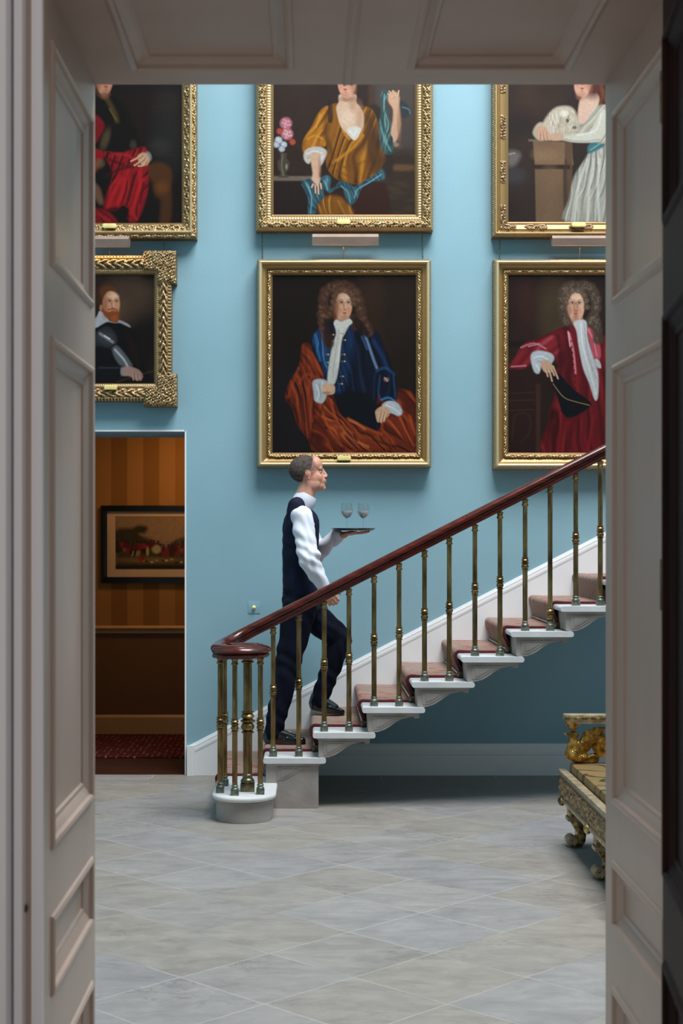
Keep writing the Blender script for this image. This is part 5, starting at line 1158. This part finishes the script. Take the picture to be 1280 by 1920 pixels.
# swan armrests
def arm(y, par):
    D = 7.8
    def q(px, py, dy=0): return (PX(px, D), y+dy, PZ(py, D))
    mb = MB()
    mb.box(PX(1057, D), BX+BW-.02, y-.04, y+.04, PZ(1350, D), PZ(1339, D)).box(PX(1061, D), BX+BW-.03, y-.032, y+.032, PZ(1356, D), PZ(1349, D))
    a = bo('armrest', mb, M['giltedge'], bevel=.005)
    mb = MB(); n = 150; xs = np.linspace(PX(1058, D), BX+BW-.02, n); pts = [(x, y-.041, PZ(1345.5, D)) for x in xs]
    for i, x in enumerate(xs[::3]): mb.ell((x, y-.04, PZ(1345.5, D)), (.0085, .006, .008), Matrix.Rotation(.7, 3, 'Y'), 8, 5)
    obj('rope_moulding', mb, M['gilt'], a, off=tuple(L))
    mb = MB(); s_ = 1/366.7
    mb.ell(q(1074.5, 1379), (.028, .022, .023)); mb.cap(q(1070, 1379), q(1058, 1376), .010, .005)
    mb.cap(q(1075, 1382), q(1073.5, 1398), .022, .026, .9); mb.cap(q(1073.5, 1398), q(1073, 1413), .028, .04, .8)
    mb.ell(q(1075, 1414), (.038, .036, .040)); mb.ell(q(1086, 1421), (.055, .034, .028))
    mb.cap(q(1090, 1424), q(1118, 1425), .03, .014, .9); mb.ell(q(1110, 1419), (.045, .02, .018), Matrix.Rotation(-.2, 3, 'Y'))
    fe = []
    for i in range(9):                          # wing feathers fan
        t_ = i/8; x0, y0 = 1086+t_*10, 1414-t_*4; x1, y1 = 1096+t_*36, 1374-14*math.sin(t_*1.7)+t_*6
        mb.cap(q(x0, y0, -.012*(i % 2)), q((x0+x1)/2-4+t_*4, (y0+y1)/2, -.010-.008*(i % 2)), .012, .0125, .8); mb.cap(q((x0+x1)/2-4+t_*4, (y0+y1)/2, -.010-.008*(i % 2)), q(x1, y1, -.008*(i % 2)), .0125, .009, .7)
    for i in range(4): mb.ell(q(1090+i*7, 1404-i*5, -.014), (.022, .012, .015), Matrix.Rotation(.7, 3, 'Y'))
    dsp = lambda co: .0018*np.sin(co[:, 0]*420+co[:, 2]*150)*np.sin(co[:, 2]*380-co[:, 0]*160)
    sw = remesh('swan', mb, .0035, M['giltbright'], a, 2, .5, dsp)
    sw.data.transform(Matrix.Translation(-Vector(L)))
    mb = MB()
    c0 = q(1073, 1369); mb.lathe([(.020, 0), (.024, .004), (.020, .010), (.024, .026), (.033, .036), (.034, .042), (.0, .043)], c0, 18)
    for k in (-1, 1): mb.ell((c0[0]+k*.03, y, c0[2]+.034), (.011, .02, .011))
    obj('crown', mb, M['giltbright'], sw, off=tuple(L))
    mb = MB(); c1 = q(1131, 1398); n = 24
    for rr, dp in ((.058, .018), (.044, .024), (.02, .032)): mb.prism([(c1[0]+rr*math.cos(2*PI*k/n), c1[2]+rr*math.sin(2*PI*k/n)) for k in range(n)], 'y', y-dp, y+dp)
    obj('roundel', mb, M['giltbright'], a, off=tuple(L), bevel=.004)
arm(7.80, bn); arm(5.82, bn)
# ================================================================ PERSON
SK = {'skin': lin('#d79c84'), 'lip': lin('#b4685c'), 'red': lin('#c97f6b'), 'scalp': lin('#a98878')}
def rotm(ax, a): return Matrix.Rotation(a, 3, ax)
DM = 9.45
hc = Vector(P(579, 889, DM))                     # head centre
tilt = -.14                                      # chin slightly up
HR = Matrix.Rotation(tilt, 3, 'Y')
def H(x, y, z): return hc+HR@Vector((x, y, z))
pm = bpy.data.objects.new('x', None)
b = MB()
# head
b.ell(H(-.018, 0, .032), (.096, .074, .082), HR, 24, 16); b.ell(H(.028, 0, -.03), (.062, .058, .082), HR, 20, 14)
b.ell(H(.04, 0, -.078), (.045, .044, .036), HR); b.ell(H(.070, 0, -.097), (.023, .025, .019), HR); b.ell(H(.066, 0, -.052), (.031, .036, .032), HR)
b.ell(H(.074, 0, .022), (.018, .05, .014), HR); b.ell(H(.040, .0, .052), (.052, .062, .056), HR)
b.cap(H(.084, 0, .016), H(.103, 0, -.024), .011, .0115, .9); b.ell(H(.097, .011, -.030), (.012, .008, .008), HR); b.ell(H(.097, -.011, -.030), (.012, .008, .008), HR)
for s_ in (-1, 1):
    b.ell(H(.050, s_*.034, -.030), (.030, .021, .034), HR); b.ell(H(.02, s_*.044, -.066), (.040, .014, .034), HR)
    b.ell(H(-.006, s_*.076, -.006), (.020, .008, .031), HR@rotm('Z', s_*.3)); b.ell(H(-.012, s_*.084, .006), (.015, .004, .022), HR)
    b.ell(H(-.004, s_*.078, -.030), (.010, .007, .012), HR)
b.ell(H(.092, 0, -.053), (.012, .019, .0065), HR); b.ell(H(.090, 0, -.0645), (.011, .017, .0072), HR); b.ell(H(.060, 0, -.08), (.030, .036, .030), HR)
nb_, nt = Vector(P(564, 952, DM)), H(-.015, 0, -.07)
b.cap(nb_, nt, .066, .056, 1.0)
# torso and limbs (mostly under clothing)
chest, waist, pelv = Vector(P(567, 985, DM)), Vector(P(562, 1070, DM)), Vector(P(563, 1128, DM))
b.cap(chest, waist, .095, .082, 1.6); b.cap(waist, pelv, .082, .092, 1.55); b.cap(Vector(P(562, 958, DM)), chest, .06, .095, 1.8)
shR, elR, wrR = Vector(P(566, 966, 9.265)), Vector(P(578, 1050, 9.20)), Vector(P(605, 1098, 9.235))
shL, elL, wrL = Vector(P(570, 966, 9.635)), Vector(P(592, 1040, 9.66)), Vector(P(634, 1006, 9.50))
for a, c, d in ((shR, elR, wrR), (shL, elL, wrL)):
    b.cap(a, c, .040, .034, 1); b.cap(c, d, .034, .025, 1.1)
hpR, knR, anR = Vector(P(562, 1140, 9.355)), Vector(P(538, 1252, 9.36)), Vector(P(514, 1368, 9.36))
hpL, knL, anL = Vector(P(570, 1140, 9.545)), Vector(P(638, 1198, 9.57)), Vector(P(600, 1312, 9.60))
for a, c, d in ((hpR, knR, anR), (hpL, knL, anL)):
    b.cap(a, c, .085, .055, 1); b.cap(c, d, .055, .036, 1)
def foot(an, toe, b): b.cap(an, an+Vector((0, 0, -.02)), .034, .03); b.cap(an+Vector((-.01, 0, -.03)), an.lerp(toe, .6)+Vector((0, 0, .012)), .026, .018)
toeR = Vector(P(560, 1387, 9.36)); toeL = Vector(P(634, 1330, 9.60))
foot(anR, toeR, b); foot(anL, toeL, b)
# right hand: relaxed, gently curled, hanging by the handrail
hd = (Vector(P(622, 1124, 9.24))-wrR).normalized()
def fing(mb, base, dirs, lens, rads):
    p = Vector(base); r = rads[0]
    for dv, ln, r2 in zip(dirs, lens, rads[1:]):
        q_ = p+Vector(dv).normalized()*ln; mb.cap(p, q_, r, r2, n=10); p = q_; r = r2
b.cap(wrR, wrR+hd*.03, .024, .026, 1.1)
pc = wrR+hd*.065
e1 = Vector((0, 1, 0)); e1 = (e1-hd*e1.dot(hd)).normalized(); pn = hd.cross(e1)   # palm faces the body (+y)
if pn.x > 0: pn = -pn
fw = -pn                                         # forward side of the hand
b.ell(wrR+hd*.065, (.044, .017, .038), Matrix((hd, e1, fw)).transposed()); b.ell(wrR+hd*.035+fw*.012, (.03, .018, .025), Matrix((hd, e1, fw)).transposed())
for i, (o_, ln) in enumerate(((.030, .90), (.011, 1.0), (-.009, .94), (-.028, .78))):
    bs = wrR+hd*(.098-abs(o_-.005)*.25)+fw*o_
    d1 = hd+e1*.28+fw*(o_*1.5); d2 = hd*.45+e1*1.0; d3 = -hd*.35+e1*.9
    fing(b, bs, (d1, d2, d3), (.036*ln, .025*ln, .018*ln), (.0095, .0088, .0082, .0072))
fing(b, wrR+hd*.035+fw*.03, (hd*.8+fw*.75+e1*.2, hd*1.0+fw*.25+e1*.4, hd+e1*.5), (.034, .028, .02), (.0115, .0105, .0095, .008))
# left hand: palm up under the tray, fingers spread
tc_ = Vector(P(662, 994, 9.44))                  # tray centre
b.cap(wrL, wrL+Vector((.04, -.01, .011)), .024, .021, 1.2)
pl_ = wrL+Vector((.075, -.022, .0205)); RL = Matrix.Rotation(-.25, 3, 'Z')@Matrix.Rotation(-.08, 3, 'Y')
b.ell(pl_, (.046, .040, .015), RL)
for i, (oy, ln) in enumerate(((-.030, .8), (-.010, .95), (.011, 1.0), (.031, .9))):
    bs = pl_+RL@Vector((.034-abs(oy-.005)*.3, oy, -.002))
    d = RL@Vector((1, oy*12, -.05)); fing(b, bs, (d, d+Vector((0, 0, .12)), d+Vector((0, 0, .3))), (.038*ln, .026*ln, .020*ln), (.009, .0085, .008, .007))
fing(b, pl_+RL@Vector((-.015, -.030, 0)), ((.5, -1, .05), (.9, -.7, .15), (1, -.4, .2)), (.034, .028, .02), (.0115, .010, .009, .008))
HRI = np.array(HR.transposed())
def skincol(co):
    c = np.tile(np.array(SK['skin']), (len(co), 1)); l = (co-np.array(hc))@HRI.T
    def m(f, col, a): c[:] = c*(1-(f*a)[:, None])+np.array(col)*(f*a)[:, None]
    hd_ = np.abs(l).max(1) < .14
    g = lambda x0, y0, z0, r: np.exp(-(((l[:, 0]-x0)/r[0])**2+((np.abs(l[:, 1])-y0)/r[1])**2+((l[:, 2]-z0)/r[2])**2))*hd_
    m(np.clip(g(.098, .006, -.060, (.014, .018, .008))*1.4, 0, 1), SK['lip'], .8); m(g(.06, .04, -.03, (.03, .03, .025)), SK['red'], .5); m(g(0, .08, -.01, (.03, .02, .04)), SK['red'], .6)
    m(g(.11, 0, -.025, (.02, .015, .015)), SK['red'], .5)
    m(g(.088, .036, .026, (.016, .016, .0045)), lin('#4a352b'), .9)
    m(np.clip((l[:, 0] < .05)*(l[:, 2] > .015)*1.0*hd_, 0, 1)*np.clip(1-np.clip((l[:, 0]-.03)/.03, 0, 1), 0, 1), lin('#6a574e'), .75)
    m(g(.05, .03, -.085, (.05, .06, .03)), lin('#b08070'), .4)
    dh = np.minimum(np.linalg.norm(co-np.array(pc), axis=1), np.linalg.norm(co-np.array(pl_), axis=1)) < .14
    c[dh] = c[dh]*.85+np.array(SK['red'])*.15
    return c
man = remesh('person', b, .0034, M['skin'], None, 7, .5, None, skincol)
org = Vector(P(540, 1396, 9.4)); man.data.transform(Matrix.Translation(-org)); man.location = org
tag(man, 'person in white shirt, navy waistcoat and dark trousers climbing the stairs, holding a round tray', 'person')
def mo(name, mb, vx, mat, it, fac=.5, disp=None, par=None):
    o = remesh(name, mb, vx, mat, par or man, it, fac, disp); o.data.transform(Matrix.Translation(-org)); return o
# eyes
for s_ in (-1, 1):
    mb = MB(); mb.ell(H(.0695, s_*.031, .001), (.0112, .0125, .0075), HR); mb.v = [tuple(Vector(p)-org) for p in mb.v]; ey = obj('eye', mb, M['eye'], man)
    mb = MB(); mb.ell(H(.0795, s_*.032, .001), (.0032, .0055, .0055), HR); mb.v = [tuple(Vector(p)-org) for p in mb.v]; obj('iris', mb, M['leather'], ey)
# cropped hair: shell over back and sides, receding in front
vs, fs = [], []; n_, m_ = 48, 30
hb = MB(); hb.ell(H(-.020, 0, .035), (.0995, .0775, .0845), HR, 200, 150)
bm = bmesh.new(); me = bpy.data.meshes.new('hair'); me.from_pydata(hb.v, [], hb.f); bm.from_mesh(me)
R_inv = HR.transposed(); dele = []
for v_ in bm.verts:
    l = R_inv@(v_.co-hc); q_ = min(max((.055-l.z)/.05, 0), 1); q_ = q_*q_*(3-2*q_)
    xf = .048+(.02-abs(l.y))*.45*(1-q_)-.056*q_; w_ = min(max((l.x+.055)/.035, 0), 1); zm_ = -.047+.055*w_*w_*(3-2*w_)
    if l.x > xf or l.z < zm_: dele.append(v_)
bmesh.ops.delete(bm, geom=dele, context='VERTS')
bm.to_mesh(me); bm.free()
for p_ in me.polygons: p_.use_smooth = True
me.materials.append(M['hair']); ho = link(bpy.data.objects.new('hair', me), man); me.transform(Matrix.Translation(-org))
sf = ho.modifiers.new('t', 'SOLIDIFY'); sf.thickness = .004; sf.offset = 0
# folds
def fold(a1, f1, a2=0, f2=(0,0,0)):
    f1 = np.array(f1); f2 = np.array(f2)
    def g(co):
        q_ = co@f1; w1 = np.sin(q_+2.1*np.sin(co[:, 2]*17+co[:, 0]*9)+1.3*np.sin(co[:, 1]*23)); w2 = np.sin(co@f2+1.7*np.sin(co[:, 0]*31)) if a2 else 0
        return a1*w1+a2*w2
    return g
# shirt: sleeves + body + collar
sh = MB()
def sleeve(a, c, d, ra, rc_, rd):
    sh.cap(a, c, ra, rc_, .92); sh.cap(c, d, rc_*1.0, rd, 1)
    for t_ in (.35, .75): p_ = a.lerp(c, t_); sh.ell(p_+Vector((.004, 0, 0)), (ra*.98, ra*.84, .06))
sleeve(shR+Vector((0, .01, -.01)), elR, wrR-hd*.0, .068, .062, .043)
sh.ell(elR+Vector((.01, 0, .03)), (.066, .056, .05)); sh.ell(elR.lerp(wrR, .55), (.058, .05, .055))
sleeve(shL, elL, wrL-Vector((.012, 0, -.006)), .066, .056, .04)
sh.cap(chest, waist, .098, .088, 1.6); sh.cap(Vector(P(562, 958, DM)), chest, .062, .1, 1.8)
sh.cap(Vector(P(566, 950, DM)), Vector(P(573, 940, DM)), .066, .060, 1.0)
mo('shirt', sh, .006, M['shirt'], 5, .5, fold(.0032, (38, 20, 75), .0022, (90, 40, 50)))
# stand collar
cb = MB(); ca = Vector(P(569, 941, DM)); cbv = Vector(P(577, 926, DM)); ax = (cbv-ca).normalized()
e_ = Vector((0, 1, 0)); g_ = ax.cross(e_)
prof_ = [(-.03, .068), (.0, .073), (.03, .069), (.052, .064), (.053, .059), (.0, .066), (-.03, .062)]; vs, fs = [], []; n_ = 36
for z_, r_ in prof_:
    for k in range(n_): a = 2*PI*k/n_; p_ = ca+ax*z_+e_*(r_*math.cos(a))+g_*(r_*math.sin(a)); vs.append(p_-org)
for i in range(len(prof_)-1):
    for k in range(n_): fs.append((i*n_+k, i*n_+(k+1) % n_, (i+1)*n_+(k+1) % n_, (i+1)*n_+k))
obj('collar', MB().add(vs, fs), M['shirt'], man)
# cuffs
for w_, dv in ((wrR, (wrR-elR).normalized()), (wrL, (wrL-elL).normalized())):
    mb = MB(); mb.cap(w_-dv*.05, w_-dv*.008, .042, .040, .95); mb.v = [tuple(Vector(p)-org) for p in mb.v]; obj('cuff', mb, M['shirt'], man)
# waistcoat: sleeveless, slightly larger than the shirt body
vb = MB(); vb.cap(chest+Vector((-.008, 0, .0)), waist+Vector((-.004, 0, 0)), .117, .107, 1.42); vb.cap(waist, Vector(P(565, 1112, DM)), .107, .118, 1.4)
vb.cap(Vector(P(558, 960, DM)), chest+Vector((-.01, 0, 0)), .070, .117, 1.35)
vb.cap(Vector(P(556, 948, DM+.09)), Vector(P(558, 985, DM+.09)), .055, .08, .7); vb.cap(Vector(P(556, 948, DM-.09)), Vector(P(558, 985, DM-.09)), .055, .08, .7)
mo('waistcoat', vb, .006, M['vest'], 8, .5, fold(.0018, (20, 10, 60)))
# trousers
tb = MB(); tb.cap(Vector(P(563, 1100, DM)), Vector(P(564, 1135, DM)), .108, .118, 1.38)
for a, c, d, rk, ra in ((hpR, knR, anR, .078, .060), (hpL, knL, anL, .076, .056)):
    tb.cap(a, c, .106, rk, .92); mid = c.lerp(d, .5); tb.cap(c, mid, rk, (rk+ra)/2-.002, .95); tb.cap(mid, d+Vector((0, 0, .012)), (rk+ra)/2-.002, ra, .95)
    tb.cap(d+Vector((0, 0, .01)), d+Vector((.0, 0, -.012)), ra*1.02, ra*.98, .9)
mo('trousers', tb, .0065, M['navy'], 6, .5, fold(.003, (30, 12, 48), .002, (70, 30, 20)))
# shoes
def shoe(an, toe, soleZ0, soleZ1, par):
    mb = MB(); f_ = (toe-an); f_.z = 0; f_.normalize()
    hl = Vector((an.x, an.y, soleZ0))-f_*.035; te = Vector((toe.x, toe.y, soleZ1))
    up = Vector((0, 0, 1))
    mb.cap(hl+up*.045, hl+up*.085+f_*.01, .038, .036, .85); mb.cap(hl+up*.03, hl.lerp(te, .45)+up*.035, .034, .038, 1.05)
    mb.cap(hl.lerp(te, .3)+up*.06, hl.lerp(te, .65)+up*.036, .040, .034, 1.05); mb.cap(hl.lerp(te, .5)+up*.03, te+up*.022-f_*.015, .038, .022, 1.25)
    o = mo('shoe', mb, .0035, M['leather'], 3, .5, None, par)
    d = (te-hl); sb = MB(); out = []
    for t_, w_ in ((-.03, .020), (.0, .030), (.15, .033), (.35, .032), (.55, .040), (.75, .042), (.9, .034), (1.0, .018), (1.03, .004)):
        p_ = hl+d*t_; out.append((p_, w_))
    ring = [p_+Vector((0, w_, 0)) for p_, w_ in out]+[p_-Vector((0, w_, 0)) for p_, w_ in out[::-1]]; n = len(ring)
    vs = [r_-org+up*.001 for r_ in ring]+[r_-org+up*.014 for r_ in ring]
    fs = [tuple(range(n)), tuple(range(2*n-1, n-1, -1))]+[(i, i+n, (i+1) % n+n, (i+1) % n) for i in range(n)]; sb.add(vs, fs)
    hp = hl+up*.001; obj('sole', sb, M['leather'], o)
shoe(anR, Vector(P(571, 1390, 9.36)), zt(2)+.012, zt(2)+.012, man)
shoe(anL, Vector(P(644, 1335, 9.60)), zt(3)+.045, zt(3)+.012, man)
# ---------------------------------------------------------------- tray and glasses
tr = thing('tray', 'small round dark silver tray balanced on the hand of the person on the stairs', 'tray', tc_)
mb = MB(); mb.lathe([(.0005, -.003), (.118, -.003), (.130, .004), (.136, .010), (.137, .012), (.131, .0105), (.118, .0005), (.0005, .0005)], (0, 0, 0), 56); obj('tray_plate', mb, M['silver'], tr)
def glass(px, dy, lab):
    bx_ = PX(px, 9.44+dy); g = thing('wine_glass', lab, 'wine glass', (bx_, 9.44+dy, tc_.z+.0012), 'wine glasses on the tray')
    pr = [(.0005, 0), (.031, 0), (.031, .0015), (.010, .006), (.0042, .014), (.0038, .060), (.008, .070), (.026, .085), (.036, .105), (.038, .125), (.034, .150), (.031, .166),
          (.0298, .166), (.0325, .150), (.0365, .125), (.0345, .105), (.025, .0875), (.007, .0735), (.0005, .072)]
    obj('glass_body', MB().lathe(pr, (0, 0, 0), 32), M['glass'], g)
    pw = [(.0005, .0735), (.0065, .0748), (.0245, .0885), (.0338, .106), (.0352, .118), (.0005, .118)]
    obj('wine', MB().lathe(pw, (0, 0, 0), 32), M['wine'], g)  # bowl contents coloured white to act as the sky's reflection
glass(650, -.01, 'stemmed glass on the tray, sky reflection modelled as white fill, nearer the sleeve'); glass(681, .02, 'stemmed glass on the tray, sky reflection modelled as white fill, farther from the sleeve')
# ================================================================ LIGHT AND CAMERA
def area(name, loc, size, energy, col, rot, sy=None):
    l = bpy.data.lights.new(name, 'AREA'); l.energy = energy; l.color = col; l.size = size
    if sy: l.shape = 'RECTANGLE'; l.size_y = sy
    o = bpy.data.objects.new(name, l); COL.objects.link(o); o.location = loc; o.rotation_euler = rot; return o
area('roof_lantern_daylight', ((LX0+LX1)/2, (LY0+LY1)/2, ZC+.25), LX1-LX0, 820, (.955, .98, 1.0), (0, 0, 0), LY1-LY0)
area('corridor_ceiling_lamp', (-.75, 11.35, 2.58), .5, 10.5, (1.0, .60, .25), (0, 0, 0), .3)
w = bpy.data.worlds.new('World'); SC.world = w; w.use_nodes = True
w.node_tree.nodes['Background'].inputs[0].default_value = (1.0, .93, .87, 1); w.node_tree.nodes['Background'].inputs[1].default_value = .46
cam = bpy.data.cameras.new('Camera'); co_ = bpy.data.objects.new('Camera', cam); COL.objects.link(co_)
co_.location = (0, 0, CH); co_.rotation_euler = (PI/2, 0, 0); cam.sensor_fit = 'AUTO'; cam.sensor_width = 36; cam.lens = F/1920*36
cam.shift_x = (640-VX)/1920; cam.shift_y = (VY-960)/1920; cam.clip_end = 60
cam.dof.use_dof = True; cam.dof.focus_distance = 9.3; cam.dof.aperture_fstop = 7.0
SC.camera = co_
SC.view_settings.view_transform = 'Standard'; SC.view_settings.look = 'None'; SC.view_settings.exposure = 0.0; SC.view_settings.gamma = 1
SC.view_settings.use_curve_mapping = False
SC.cycles.use_denoising = True; SC.cycles.max_bounces = 10; SC.cycles.diffuse_bounces = 5; SC.cycles.transmission_bounces = 8; SC.cycles.caustics_reflective = False
SC.cycles.sample_clamp_indirect = 6
